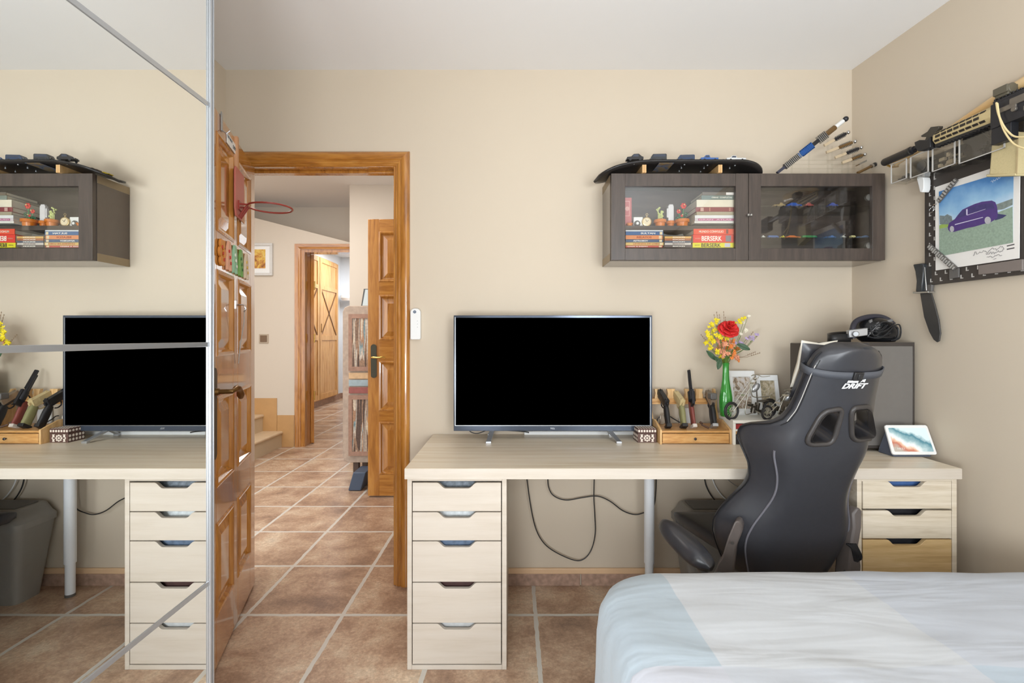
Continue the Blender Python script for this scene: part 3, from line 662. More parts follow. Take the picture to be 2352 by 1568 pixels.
# ---------------------------------------------------------------- cables behind the desk
M_cable = pm('black_cable', (52,50,48), rough=.5)
def spline(pts, n=8):
    pts = [Vector(p) for p in pts]; out = []
    for i in range(len(pts)-1):
        p0 = pts[max(i-1,0)]; p1 = pts[i]; p2 = pts[i+1]; p3 = pts[min(i+2, len(pts)-1)]
        for k in range(n):
            t = k/n; out.append(.5*((2*p1)+(p2-p0)*t+(2*p0-5*p1+4*p2-p3)*t*t+(3*p1-p0-3*p2+p3)*t**3))
    out.append(pts[-1]); return out
DC = 2.33
for lab, pts, r, mt in (('long black cable hanging in a deep loop on the wall under the desk', [(1209,1090),(1217,1150),(1228,1205),(1244,1240),(1270,1264),(1315,1285),(1340,1284),(1358,1262),(1367,1225),(1366,1180),(1364,1140),(1365,1090)], .0028, M_cable),
    ('black cable curving across the wall to the white desk leg', [(1258,1090),(1260,1118),(1272,1138),(1300,1148),(1340,1142),(1372,1139),(1400,1150),(1430,1172),(1456,1181),(1476,1178),(1500,1165),(1506,1130),(1507,1090)], .0028, M_cable),
    ('black cable curving behind the chair under the desk', [(1617,1090),(1622,1115),(1634,1138),(1652,1158),(1680,1178),(1720,1190)], .0032, M_cable),
    ('white cable curving behind the chair under the desk', [(1634,1090),(1641,1112),(1655,1134),(1674,1152),(1700,1168),(1740,1175)], .0026, M_white),
    ('thin grey cable hanging high behind the chair under the desk', [(1662,1090),(1680,1108),(1706,1122),(1740,1126)], .0018, pm('grey_cable', (150,144,138)))):
    tag(MB().tube(spline([P(x, y, DC) for x, y in pts]), r, 8).build('cable', mt), lab, 'cable')
# waste bin
bn = thing('swing_top_bin', 'grey plastic swing-top bin under the desk behind the chair', 'bin', (.93, 2.19, 0))
def taper(m, x0, x1, y0, y1, z0, z1, k, n=6, cr=.03):
    def rr(ix, iy, z):
        out = []
        for cx, cy, a0 in ((x1-ix-cr, y1-iy-cr, 0), (x0+ix+cr, y1-iy-cr, 90), (x0+ix+cr, y0+iy+cr, 180), (x1-ix-cr, y0+iy+cr, 270)):
            for q in range(n): a = R(a0+90*q/(n-1)); out.append(Vector((cx+cr*cos(a), cy+cr*sin(a), z)))
        return out
    return rr
r_ = taper(None, .755, 1.10, 2.135, 2.342, 0, 0, 0)
m = MB(); a = r_(.045,.04,0); b = r_(.005,.005,.355); m.grid([a, b], True); m.add(a, [tuple(range(len(a)))[::-1]]); m.build('body', M_binpl, bn)
m = MB(); m.grid([r_(0,0,.345), r_(0,0,.372), r_(.012,.008,.385), r_(.03,.02,.425), r_(.04,.03,.432)], True); t_ = r_(.04,.03,.432); m.add(t_, [tuple(range(len(t_)))]); m.build('lid', M_binpl, bn)
m = MB(); m.obox((.93, 2.235, .433), (.12,0,0), (0,.055,.002), (0,0,.004)); m.build('swing_flap', M_greypl, bn, bev=.004)

# ---------------------------------------------------------------- television
DT = 2.228
def tx(px, D): return (px-CX)*D/F
tv = thing('television', 'large flat black television on two splayed silver feet on the desk', 'television', (.18, DT, DZ))
x0, x1, z0, z1 = tx(1042,DT), tx(1498,DT), zy(989.5,DT), zy(724,DT)
MB().box(x0, x1, DT, DT+.012, z0, z1).build('front_frame', M_bezel, tv, bev=.0015)
MB().box(x0+.001, x1-.001, DT+.012, DT+.03, z0, z1-.001).box(x0+.10, x1-.10, DT+.03, DT+.07, z0+.01, z0+.32).build('back_shell', M_blackpl, tv, bev=.004)
MB().box(tx(1047.5,DT), tx(1492,DT), DT-.001, DT, zy(976,DT), zy(729.5,DT)).build('screen', M_screen, tv, smooth=False)
m = MB(); a, b, c, d = tx(1045,DT), tx(1494.5,DT), zy(977.5,DT), zy(727.8,DT); w = .0022
m.box(a, a+w, DT-.0016, DT, c, d).box(b-w, b, DT-.0016, DT, c, d).box(a+w, b-w, DT-.0016, DT, c, c+w); m.build('bezel_trim', M_steel, tv)
for xb, xt in ((tx(1122,2.15), tx(1130,2.2)), (tx(1422,2.15), tx(1402,2.2))):
    m = MB()
    for yt, xx in ((2.148, xb), (2.33, xb)):
        top = Vector((xt, DT+.015, z0+.004)); bot = Vector((xx, yt, DZ+.006)); dv = (bot-top)
        sd = Vector((1,0,0))*.0105; m.obox((top+bot)/2, dv/2, sd, dv.cross(sd).normalized()*.0035)
    m.box(xb-.012, xb+.012, 2.146, 2.165, DZ, DZ+.009); m.box(xb-.012, xb+.012, 2.318, 2.335, DZ, DZ+.009)
    m.build('foot', M_alu, tv, bev=.0008)
tm = MB(); text_mb(tm, 'TCL', P(1264, 985.2, DT-.0002), (1,0,0), (0,0,1), .0065, .021, .0006, bold=.02); tm.build('lettering', M_alu, tv)
tag(MB().tube(spline([P(1075,984,2.26), P(1082,992,2.26), P(1096,995,2.26), P(1112,990,2.26), P(1122,984,2.26)]), .0025).tube(spline([P(1165,988,2.28), P(1185,989,2.27), P(1205,991,2.26), P(1215,993,2.26)]), .003).build('tv_cable', M_cable), 'short black cable sagging below the left end of the television', 'cable')
tag(MB().box(.05, 1.25, 2.335, 2.352, DZ, DZ+.018).build('cable_trunking', M_white, bev=.003), 'white cable trunking along the wall behind the television', 'trunking')

# ---------------------------------------------------------------- small mosaic box
bxx = tx(1465,2.166); bx1 = tx(1508,2.166)
mb_ = thing('inlaid_box', 'small dark box with white geometric inlay beside the television', 'box', ((bxx+bx1)/2, 2.2, DZ))
yb0, yb1 = 2.166, 2.25; zb = zy(981,2.2)
M_box = pm('dark_walnut_box', (92,66,58), rough=.5, var=.1); M_inl = pm('white_inlay', (226,214,200), rough=.5, var=.06)
MB().box(bxx, bx1, yb0, yb1, DZ, zb-.022).build('body', M_box, mb_, bev=.001)
MB().box(bxx, bx1, yb0, yb1, zb-.021, zb).build('lid', M_box, mb_, bev=.001)
m = MB(); cx = (bxx+bx1)/2; zm = (DZ+zb-.022)/2; wd_ = bx1-bxx; hh = (zb-.022-DZ)
for q in range(8):
    a = q*pi/4; m.cyl((cx+.012*cos(a), yb0, zm+.012*sin(a)), (cx+.012*cos(a), yb0-.0006, zm+.012*sin(a)), .0045, n=6)
m.cyl((cx, yb0, zm), (cx, yb0-.0006, zm), .005, n=8)
for sx in (-1, 1):
    for sz in (-1, 1):
        m.prism([(cx+sx*(.024+.006*a), yb0, zm+sz*(.010+.0065*b)) for a, b in ((-1,-1),(1,-1),(.6,0),(1,1),(-1,1),(-.5,0))], (0,-.0006,0))
    m.prism([(cx+sx*(.029+.004*cos(k*pi/2)), yb0, zm+.004*sin(k*pi/2)) for k in range(4)], (0,-.0006,0))
nn = 7
for k in range(nn):
    xk = bxx+wd_*(k+.5)/nn; m.prism([(xk+.0045*cos(j*pi/3), yb0, zb-.0105+.0058*sin(j*pi/3)) for j in range(6)], (0,-.0006,0))
    for j in range(5): yk = yb0+(yb1-yb0)*(j+.5)/5; m.prism([(xk+.004*cos(i*pi/3), yk+.006*sin(i*pi/3), zb) for i in range(6)], (0,0,.0006))
for j in range(5):
    yk = yb0+(yb1-yb0)*(j+.5)/5
    for zc, rr_ in ((zb-.0105,.0055),(zm+.009,.0065),(zm-.009,.0065)): m.prism([(bxx, yk+.006*sin(i*pi/3), zc+rr_*cos(i*pi/3)) for i in range(6)], (-.0006,0,0))
m.build('inlay', M_inl, mb_, smooth=False)

# ---------------------------------------------------------------- wooden pistol stand
YR = 2.131; rx0, rx1 = tx(1516,YR), tx(1681,YR)
rk = thing('wooden_stand', 'wooden display stand with a shallow drawer, holding four replica pistols', 'display stand', ((rx0+rx1)/2, 2.23, DZ))
zr = zy(989,YR); zt = zy(893,2.30)
for xa_ in (rx0, rx1-.009):
    m = MB(); prof = [(YR,DZ),(2.325,DZ),(2.325,zt),(2.305,zt),(2.297,zt-.02),(2.285,zt-.09),(2.262,zt-.135),(2.22,zr+.035),(2.17,zr+.018),(YR,zr+.004)]
    m.prism([(xa_, y, z) for y, z in prof], (.009,0,0)); m.build('side_panel', M_acaciaZ, rk, bev=.001)
m = MB(); m.box(rx0+.009, rx1-.009, YR+.002, 2.32, zr-.010, zr).box(rx0+.009, rx1-.009, YR+.006, 2.32, DZ+.002, DZ+.008); m.build('tray', M_acaciaX, rk, bev=.001)
m = MB(); m.box(rx0+.009, rx1-.009, 2.295, 2.312, zt-.062, zt-.045); m.box(rx0+.009, rx1-.009, 2.285, 2.312, zt-.070, zt-.062); m.build('back_rail', M_acaciaX, rk)
for a, b in ((1503.5,1517),(1532,1551),(1573,1590),(1597,1615)):
    xa_, xb_ = max(rx0+.009, tx(a,2.3)), min(tx(b,2.3), rx1-.009)
    m = MB(); m.prism([(xa_, 2.300, zt-.046),(xb_, 2.300, zt-.046),(xb_, 2.300, zt-.028),(xb_-.005, 2.300, zt-.016),(xb_, 2.300, zt),(xa_, 2.300, zt),(xa_+.005, 2.300, zt-.02)], (0,.018,0)); m.build('notched_rest', M_acaciaZ, rk, bev=.001)
dr = MB().box(rx0+.012, rx1-.012, YR+.001, YR+.012, DZ+.006, zr-.013).build('drawer', M_acaciaX, rk, bev=.001)
kx, kz = tx(1595.5,YR), zy(1007,YR); MB().lathe([(.0025,0),(.0025,.006),(.0055,.008),(.006,.011),(.003,.014),(0,.0145)], (kx, YR+.001, kz), (0,-1,0), 16).build('knob', M_gun, dr)
m = MB(); text_mb(m, ' ', (0,0,0), (1,0,0), (0,0,1), .01) if False else None

# replica pistols, muzzle resting up on the rail, grip on the tray
def pistol(label, pxb, pxt, pyt, top, slide, grip, style):
    # frame: gx across, ga along barrel (up/back), gg along grip (down/front)
    base = Vector((tx(pxb,2.18), 2.175, zr+.001)); rest = P(pxt, pyt, 2.30)
    t = thing('replica_pistol', label, 'replica pistol', base, group=None)
    return t, base, rest
def gbox(m, a, b, wx, h, up=None):         # bar from a to b, width wx across, height h
    a, b = Vector(a), Vector(b); d = b-a; x = Vector((1,0,0)); x = (x-d.normalized()*x.dot(d.normalized())).normalized(); n = d.normalized().cross(x)
    return m.obox((a+b)/2, d/2, x*wx/2, n*h/2)
specs = [
 ('black compact replica pistol, leftmost in the wooden stand', 1537, 1515, 893, 'auto', M_blackpl, M_gun, M_blackpl, .022, .05),
 ('olive green replica pistol with tan slide in the wooden stand', 1573, 1552, 897, 'auto', M_tan, M_tan, M_olive, .024, .058),
 ('long barrelled replica revolver with red-brown grip in the wooden stand', 1596, 1582, 851, 'revolver', M_gun, M_gun, pm('red_brown_grip', (128,66,58), rough=.35, var=.2), .018, .05),
 ('black replica pistol with silver base and sight, rightmost in the wooden stand', 1643, 1625, 895, 'auto2', pm('grey_tan_slide', (150,134,116), rough=.35, metal=.4), M_gun, M_blackpl, .024, .055)]
for lab, pb, ptx, pty, sty, ms, mf, mg, wx, gd in specs:
    base = Vector((tx(pb,2.17), 2.185, zr+.0005))
    t = thing('replica_pistol', lab, 'replica pistol', base, group='replica pistols in the stand')
    piv = P(pb-5+ (0 if sty != 'revolver' else -2), 925 if sty != 'revolver' else 915, 2.215)       # rear top of slide (towards camera)
    muz = P(ptx, pty+ (6 if sty != 'revolver' else 0), 2.298 if sty != 'revolver' else 2.31)
    # grip
    gt = piv+Vector((0,.018,-.016)); gb = base+Vector((0,0,.014)); m = MB()
    ax = (gb-gt); gx = Vector((1,0,0)); gy = ax.cross(gx).normalized()
    if gy.y < 0: gy = -gy
    prof_n = 8; rows_ = []
    for k in range(prof_n+1):
        u = k/prof_n; c = gt+ax*u; w_ = wx*(.9+.12*sin(u*pi*1.2)); d_ = gd*(.62+.14*sin(u*pi)+(.12 if u > .85 else 0))
        rows_.append([c+gx*(w_/2*abs(cos(a))**.7*(1 if cos(a) > 0 else -1))+gy*(d_/2*abs(sin(a))**.7*(1 if sin(a) > 0 else -1)) for a in [2*pi*i/16 for i in range(16)]])
    m.grid(rows_, True); m.add(rows_[0], [tuple(range(16))]); m.add(rows_[-1], [tuple(range(16))[::-1]]); m.build('grip', mg, t)
    # magazine base / butt cap
    gbn = gb+ax.normalized()*.005; m = MB(); m.obox(gbn, gx*wx*.54, gy*gd*.40, ax.normalized()*.008)
    m.build('base_plate', M_alu if sty == 'auto2' else (pm('pale_medallion', (206,196,186), rough=.4, var=.2, scale=80) if sty == 'revolver' else M_blackpl), t, bev=.002)
    d = (muz-piv).normalized(); up = gx.cross(d).normalized(); up = -up if up.z < 0 else up
    if sty == 'revolver':
        m = MB(); m.cyl(piv+d*.03, muz, .0075, .0075, 16); gbox(m, piv+d*.05+up*.009, muz-d*.002+up*.009, .006, .006); gbox(m, piv+d*.035-up*.010, muz-d*.02-up*.008, .008, .010); m.build('barrel', M_gun, t, bev=.0005)
        m = MB(); m.cyl(piv-d*.012, piv+d*.034, .0165, .0165, 12)
        for q in range(6): a = q*pi/3; m.cyl(piv-d*.013+(gx*cos(a)+up*sin(a))*.010, piv-d*.015+(gx*cos(a)+up*sin(a))*.010, .0035, n=8)
        m.build('cylinder', M_gun, t)
        m = MB(); gbox(m, piv-d*.03+up*.016, piv+d*.04+up*.017, .012, .008); m.obox(piv-d*.025+up*.004, gx*.006, d*.012, up*.016); m.tube([piv-d*.03+up*.01, piv-d*.042+up*.02, piv-d*.045+up*.028], .003); m.build('frame', M_gun, t, bev=.001)
        gdp = [piv-up*.018+d*.030, piv-up*.034+d*.026, piv-up*.040+d*.008, piv-up*.034-d*.008]
    else:
        m = MB(); m.obox((piv+muz)/2, (muz-piv)/2, gx*(wx*.5), up*.0135); m.cyl(muz-d*.002, muz+d*.004, .006, n=14)
        m.obox(muz-d*.006+up*.016, gx*.0015, d*.004, up*.003); m.obox(piv+d*.008+up*.016, gx*.007, d*.004, up*.003)
        for q in range(5): m.obox(piv+d*(.010+.006*q), gx*(wx*.52), d*.0012, up*.010)
        m.build('slide', ms, t, bev=.0015)
        m = MB(); m.obox((piv+muz)/2-up*.018-d*.004, (muz-piv)/2*.92, gx*(wx*.45), up*.007); m.obox(piv-d*.004-up*.004, gx*.004, d*.006, up*.007); m.build('frame', mf if sty != 'auto2' else M_blackpl, t, bev=.001)
        gdp = [piv-up*.024+d*.060, piv-up*.046+d*.054, piv-up*.050+d*.035, piv-up*.044+d*.022]
        if sty == 'auto2':
            m = MB(); c = piv+up*.028+d*.012; m.box(c.x-.017, c.x+.013, c.y-.012, c.y+.028, c.z-.014, c.z+.014); m.build('sight', M_greypl, t, bev=.004)
    MB().tube(spline(gdp, 4), .003).build('trigger_guard', mf, t)
tag(MB().cyl(P(1612,975,2.19), P(1628,983,2.165), .0045).cyl(P(1613,973,2.20), P(1608,969,2.21), .0055).build('folding_tool', pm('dark_wood_tool', (90,66,54), rough=.4)), 'small dark folding tool lying on the tray of the wooden stand', 'tool')
tag(MB().tube(spline([P(1507,985,2.29), P(1508,968,2.29), P(1517,956,2.29), P(1535,955,2.30), P(1548,962,2.31), P(1562,970,2.31)]), .0028).build('stand_cable', M_cable), 'black cable looping behind the leftmost pistol', 'cable')
tag(MB().box(tx(1515,2.29), tx(1524,2.29), 2.283, 2.293, zr, zr+.045).build('lighter', pm('silver_lighter', (186,176,160), rough=.3, metal=.6), bev=.002), 'small silver lighter standing at the left of the wooden stand tray', 'lighter')
tag(MB().box(tx(1560,2.345), tx(1592,2.345), 2.342, 2.352, DZ+.05, DZ+.13).build('socket_plate', M_white, bev=.002), 'white socket plate on the wall behind the wooden stand', 'socket')

# ---------------------------------------------------------------- white riser and what is on it
YW = 2.12; wx0 = tx(1684,YW); wx1 = 1.30; wz = zy(965,YW)
rs = thing('white_riser', 'white desk riser with an open slot, right of the wooden stand', 'riser', ((wx0+wx1)/2, 2.23, DZ))
m = MB(); m.box(wx0, wx1, YW, 2.345, wz-.014, wz).box(wx0, wx0+.012, YW, 2.345, DZ, wz-.014).box(wx1-.012, wx1, YW, 2.345, DZ, wz-.014).box(wx0+.012, wx1-.012, 2.33, 2.345, DZ, wz-.014).box(wx0+.012, wx1-.012, YW, YW+.16, wz-.048, wz-.040)
m.build('shelf', M_whitel, rs, bev=.0015)
tag(MB().box(wx0+.014, wx0+.070, YW+.01, YW+.10, wz-.040, wz-.018).build('red_box', pm('dark_red_glossy', (150,44,48), rough=.2)), 'small dark red box in the upper slot of the white riser', 'box')
tag(MB().box(wx0+.013, wx0+.20, YW+.01, YW+.17, DZ, DZ+.030).build('black_device', M_blackpl, bev=.003), 'flat black device lying under the white riser', 'device')
tag(MB().box(wx0+.015, wx0+.22, YW+.004, YW+.012, wz-.062, wz-.048).build('wooden_strip', M_acaciaX), 'thin wooden strip under the front of the white riser', 'strip')
# vase with bouquet
vc = Vector((tx(1667,2.23), 2.23, wz))
M_gglass = pm('green_glass', (84,196,84), rough=.05, trans=.55, ior=1.35, spec=.8, coat=.5)
vs_ = thing('green_glass_vase', 'tall slim green glass vase holding flowers on the white riser', 'vase', vc)
kk = 2.23/F
prof = [(0,0),(.020,0),(.024,.004),(.0265,.03),(.028,.055),(.0275,.085),(.024,.11),(.019,.135),(.0150,.165),(.0135,.20),(.0135,.225),(.0155,.235),(.0140,.235),(.0115,.20),(.013,.165),(.017,.135),(.022,.108),(.0255,.085),(.026,.055),(.024,.012),(0,.010)]
sc_ = (wz and (zy(833,2.23)-wz)/.235)
m = MB(); n = 40; rowsv = []
for r, h in prof:
    rowsv.append([vc+Vector(((r*(1+.035*cos(10*2*pi*i/n)))*cos(2*pi*i/n), (r*(1+.035*cos(10*2*pi*i/n)))*sin(2*pi*i/n), h*sc_)) for i in range(n)])
m.grid(rowsv, True); m.build('vase_body', M_gglass, vs_)
MB().cyl(vc+Vector((0,0,.013)), vc+Vector((0,0,.03)), .020, n=20).build('coloured_beads', pm('green_beads', (60,120,50), var=.5, scale=200), vs_) if False else None
vt = vc+Vector((0,0,.235*sc_))
# bouquet parts are separate stems: each flower kind is a thing
def stem_to(p): return spline([vc+Vector((0,0,.03)), vt+Vector(((p.x-vt.x)*.08, (p.y-vt.y)*.08, 0)), (vt+p)/2+Vector(((p.x-vt.x)*.12, 0, .004)), p], 6)
M_stem = pm('green_stem', (96,130,50), rough=.6)
rose_c = P(1675, 753, 2.20)
ro = thing('red_rose', 'large red artificial rose at the top of the bouquet in the green vase', 'flower', rose_c)
M_rose = pm('red_petal', (214,44,42), rough=.55, var=.25, scale=60); m = MB(); RM = Matrix.Rotation(R(52), 3, 'X')
for ring, (nr, rad, open_) in enumerate(((3,.010,.1),(4,.018,.35),(5,.028,.7),(6,.038,1.05),(7,.045,1.35))):
    for q in range(nr):
        a = 2*pi*q/nr+ring*.7; rows_ = []
        for j in range(7):
            v = j/6; row = []
            for i in range(9):
                u = (i/8-.5)*2; sp = u*pi/nr*1.25; ph = open_*(.35+.65*v)
                rr_ = .004+rad*sin(min(pi/2, .5+ph))*v**.75*(1-.10*u*u*v); zz_ = .030*(1-ring*.16)*v*cos(ph)+.012-.006*ring-.004*u*u*v+.003*sin(3*sp+ring)*v
                row.append(rose_c+RM @ Vector((rr_*cos(a+sp), rr_*sin(a+sp)*.95, zz_)))
            rows_.append(row)
        m.grid(rows_)
m.build('petals', M_rose, ro, solid=.0012)
MB().tube(stem_to(rose_c-Vector((0,0,.012))), .0022).build('stem', M_stem, ro)
M_yel = pm('yellow_petal', (236,218,50), rough=.55, var=.15, scale=90); M_pink = pm('pink_peach_petal', (240,172,136), rough=.55, var=.2, scale=120); M_or = pm('orange_petal', (236,146,72), rough=.55, var=.15); M_lil = pm('lilac_petal', (196,176,208), rough=.6, var=.12); M_leaf = pm('dark_green_leaf', (70,96,70), rough=.5, var=.15, scale=60); M_whf = pm('cream_petal', (238,232,214), rough=.6)
def blossom(m, c, r, n=5, tilt=None):
    tilt = tilt or Vector((random.uniform(-.6,.6), -1, random.uniform(-.2,.8))).normalized(); u = tilt.orthogonal().normalized(); w = tilt.cross(u)
    for q in range(n):
        a = 2*pi*q/n+random.random(); d = u*cos(a)+w*sin(a); s = tilt.cross(d)
        m.add([c, c+d*r*.5+s*r*.32+tilt*r*.15, c+d*r+tilt*r*.35, c+d*r*.5-s*r*.32+tilt*r*.15, c+d*r*.5-tilt*r*.06], [(0,1,4),(1,2,4),(2,3,4),(3,0,4)])
sprays = [('yellow blossom spray on the left side of the bouquet', M_yel, [(1646,738),(1632,748),(1638,760),(1622,765),(1652,757),(1633,775),(1648,772),(1624,784),(1640,782),(1630,797),(1654,775),(1645,808),(1655,820),(1662,828),(1668,776)], .013, 4),
 ('yellow blossom twig leaning right above the rose', M_yel, [(1690,743),(1698,737),(1706,733),(1712,730),(1700,740)], .009, 3),
 ('cream buds at the tips of the right-hand twigs of the bouquet', M_whf, [(1719,724),(1714,757),(1707,740),(1713,760),(1703,766)], .008, 3),
 ('peach and pink flower cluster in the lower middle of the bouquet', M_pink, [(1638,785),(1650,783),(1656,792),(1648,798),(1664,790),(1672,798),(1662,805),(1655,806),(1675,786),(1684,794),(1688,803),(1680,812),(1670,812),(1694,822),(1688,818),(1660,815)], .012, 5),
 ('orange flower cluster in the lower middle of the bouquet', M_or, [(1662,782),(1678,796),(1684,784),(1652,802),(1688,808),(1668,800),(1694,800),(1680,820),(1696,826)], .011, 3),
 ('lilac sprig on the right side of the bouquet', M_lil, [(1672,780),(1690,788),(1697,785),(1704,787),(1715,777),(1722,775),(1729,774),(1736,768),(1740,768),(1728,780),(1708,790)], .007, 4)]
for lab, mt, pts, r, per in sprays:
    pc = [P(x, y, 2.23+random.uniform(-.03,.025)) for x, y in pts]
    t = thing('flower_spray', lab, 'flower', vt, group='artificial flower sprays in the green vase'); m = MB(); s_ = MB()
    for c in pc:
        for q in range(per): blossom(m, c+Vector((random.uniform(-1,1), random.uniform(-1,.3), random.uniform(-1,1)))*r*.6, r*random.uniform(.7,1.1))
        if random.random() < .6: s_.tube(stem_to(c), .0009, 5)
    m.build('blossoms', mt, t, solid=.0006, smooth=False); s_.build('stem', M_stem, t)
t = thing('eucalyptus_leaves', 'dark green oval leaves sticking out of the bouquet', 'foliage', vt); 
for (x0_, y0_, x1_, y1_, w_) in ((1693,790,1722,803,.013),(1645,827,1622,805,.011),(1655,822,1648,848,.013),(1655,834,1640,818,.010)):
    a, b = P(x0_,y0_,2.2), P(x1_,y1_,2.19); d = b-a; n_ = d.cross(Vector((0,1,0))).normalized(); rows_ = []
    for j in range(9):
        u = j/8; ww = w_*sin(pi*min(1, u*.93+.05))**.8; rows_.append([a+d*u+n_*ww+Vector((0,-.004,0)), a+d*u+Vector((0,.002,0)), a+d*u-n_*ww+Vector((0,-.004,0))])
    MB().grid(rows_).build('leaf', M_leaf, t, solid=.0008)
    MB().tube([vt, (vt+a)/2, a], .0012).build('stem', M_stem, t)
t = thing('dry_grass_sprigs', 'thin brown dry sprigs reaching out of the bouquet', 'foliage', vt); m = MB()
for x, y in ((1646,716),(1652,722),(1662,715),(1666,728),(1746,810),(1735,808),(1640,722),(1730,762),(1610,768),(1743,768)):
    e = P(x, y, 2.25); m.tube(stem_to(e), [.0009]*18+[.0007]); 
    for q in range(5): c = vt+(e-vt)*(.75+.06*q); m.sph(c, .0022, .0022, .004, 6, 4)
m.build('sprigs', pm('dry_brown_grass', (150,128,104), rough=.8), t)
# photo frames
def photo(name, lab, pa, pb, pc_, pd, D, mt):
    t = thing(name, lab, 'photo frame', P((pa[0]+pb[0])/2, max(pa[1], pd[1]), D)); zb_ = wz
    x0_, x1_ = tx(pa[0],D), tx(pb[0],D); zt_ = zy(pa[1],D); lean = .035
    def Q(u, v, o=0): return Vector((x0_+(x1_-x0_)*u, D+lean*v-o, zb_+(zt_-zb_)*v))
    e = .17; m = MB()
    for u0, u1, v0, v1 in ((0,1,0,.14),(0,1,.86,1),(0,e,.14,.86),(1-e,1,.14,.86)):
        m.prism([Q(u0,v0), Q(u1,v0), Q(u1,v1), Q(u0,v1)], (0,-.012,0))
    m.build('frame', M_white, t, bev=.001); MB().prism([Q(e,.14), Q(1-e,.14), Q(1-e,.86), Q(e,.86)], (0,-.004,0)).build('print', mt, t)
    MB().prism([Q(.4,.1,-.004), Q(.6,.1,-.004), Q(.55,.7,-.004), Q(.45,.7,-.004)], (0,.003,0)).build('back_board', M_greypl, t)
photo('photo_frame', 'white photo frame with a brown group picture behind the metal motorcycle', (1676,852), (1738,852), 0, (1738,946), 2.275, wood('brown_photo', [(92,84,70),(150,128,106),(196,184,170),(210,206,206),(90,100,110)], (9,9,9), 4, .3))
photo('photo_frame', 'second white photo frame partly hidden behind the metal motorcycles', (1742,862), (1792,862), 0, (1792,946), 2.29, wood('muted_photo', [(120,116,96),(176,160,130),(205,200,190)], (9,9,9), 4, .3))
# metal motorcycles
M_wire = pm('silver_wire', (196,192,180), rough=.28, metal=.85, var=.2, scale=90); M_wired = pm('dark_metal', (88,82,74), rough=.35, metal=.7, var=.3, scale=80)
def chopper(lab, wf, top, D, dx, sc=1.0):
    # wf: front wheel pixel, top: handlebar head pixel; bike recedes towards the right/back
    a = P(wf[0], wf[1], D); a.z = wz+.031*sc; hd = P(top[0], top[1], D+.05); fw = (hd-a)
    t = thing('metal_motorcycle', lab, 'model motorcycle', Vector((a.x+.06, a.y+.04, wz)), group='metal chopper models on the riser')
    ax = Vector((.42, .91, 0)).normalized()*.5+Vector((.5, .3, 0)); ax = Vector((.93,.36,0)).normalized(); sd = Vector((-.36,.93,0)).normalized()
    def wheel(c, r, name='wheel'):
        m = MB(); m.tube([c+(ax*cos(q*2*pi/28)+Vector((0,0,1))*sin(q*2*pi/28))*r for q in range(28)], .0055*sc, 8, closed=True); w_ = m.build(name, pm('black_rubber', (44,42,44), rough=.6), t)
        m = MB(); m.tube([c+(ax*cos(q*2*pi/24)+Vector((0,0,1))*sin(q*2*pi/24))*r*.8 for q in range(24)], .0018*sc, 6, closed=True)
        for q in range(12): m.tube([c, c+(ax*cos(q*pi/6)+Vector((0,0,1))*sin(q*pi/6))*r*.8], .0007, 4)
        m.cyl(c-sd*.010, c+sd*.010, .004); m.build('spokes', M_wire, w_)
    r1 = .031*sc; wheel(a, r1)
    c2 = a+ax*.20*sc; c2.z = wz+r1; wheel(c2, r1)
    m = MB()
    for s in (-.012, .012): m.tube([a+sd*s, hd+sd*s], .0017*sc, 6)
    m.obox(a+fw*.45, sd*.014, fw.normalized()*.0025, Vector((0,.002,.002))); m.obox(a+fw*.8, sd*.016, fw.normalized()*.003, Vector((0,.002,.002)))
    m.build('fork', M_wire, t)
    m = MB(); m.tube(spline([hd-sd*.045-ax*-.03+Vector((0,0,.004)), hd-sd*.03, hd-sd*.01+Vector((0,0,.006)), hd+sd*.01+Vector((0,0,.006)), hd+sd*.03, hd+sd*.045+ax*.03+Vector((0,0,.004))]), .0015*sc, 6)
    m.cyl(hd-fw.normalized()*.012, hd-fw.normalized()*.02, .007, n=12); m.build('handlebar', M_wire, t)
    back = c2+Vector((0,0,r1*1.6)); mid = a+ax*.11*sc; mid.z = wz+.028*sc
    m = MB(); m.tube(spline([hd-fw*.18, mid+Vector((0,0,.055*sc)), back]), .0022*sc); m.tube(spline([hd-fw*.25, a+ax*.07*sc+Vector((0,0,-.01)), mid-Vector((0,0,.012)), c2]), .002*sc); m.tube([back, c2], .002)
    m.build('frame', M_wire, t)
    m = MB(); c = (hd+mid)/2+Vector((.004,0,.022*sc)); m.sph(c, .013*sc, .009*sc, .022*sc, 12, 8, Matrix.Rotation(R(40), 3, 'Y')); m.build('tank', M_alu, t)
    m = MB(); m.cyl(mid-Vector((0,0,.012)), mid+Vector((.008,0,.024*sc)), .010*sc); m.cyl(mid+ax*.02, mid+ax*.03+Vector((0,0,.028*sc)), .010*sc); m.sph(mid+ax*.01, .016*sc, .010, .012)
    for q in range(8): c_ = mid+Vector((random.uniform(-.03,.04), random.uniform(-.01,.01), random.uniform(-.012,.035))); m.cyl(c_-sd*.008, c_+sd*.008, random.uniform(.003,.007), n=8)
    m.build('engine', M_wired, t)
    m = MB()
    for s in (-.011, -.017): m.tube(spline([mid+sd*s, mid+ax*.05+sd*s-Vector((0,0,.014)), c2+ax*.03+sd*s+Vector((0,0,.008))]), .0028)
    m.build('exhaust', M_wire, t)
    m = MB(); m.sph(mid+ax*.055*sc+Vector((0,0,.034*sc)), .026*sc, .011*sc, .005*sc); m.tube([c2+(ax*cos(q*pi/10)+Vector((0,0,1))*sin(q*pi/10))*r1*1.2 for q in range(2, 9)], .004*sc); m.build('seat', M_wired, t)
chopper('silver wire chopper motorcycle with long fork in front of the photo frame', (1680,935), (1738,864), 2.155, .2, 1.15)
chopper('second silver wire chopper motorcycle nearest the chair', (1762,944), (1815,898), 2.145, .2, .95)
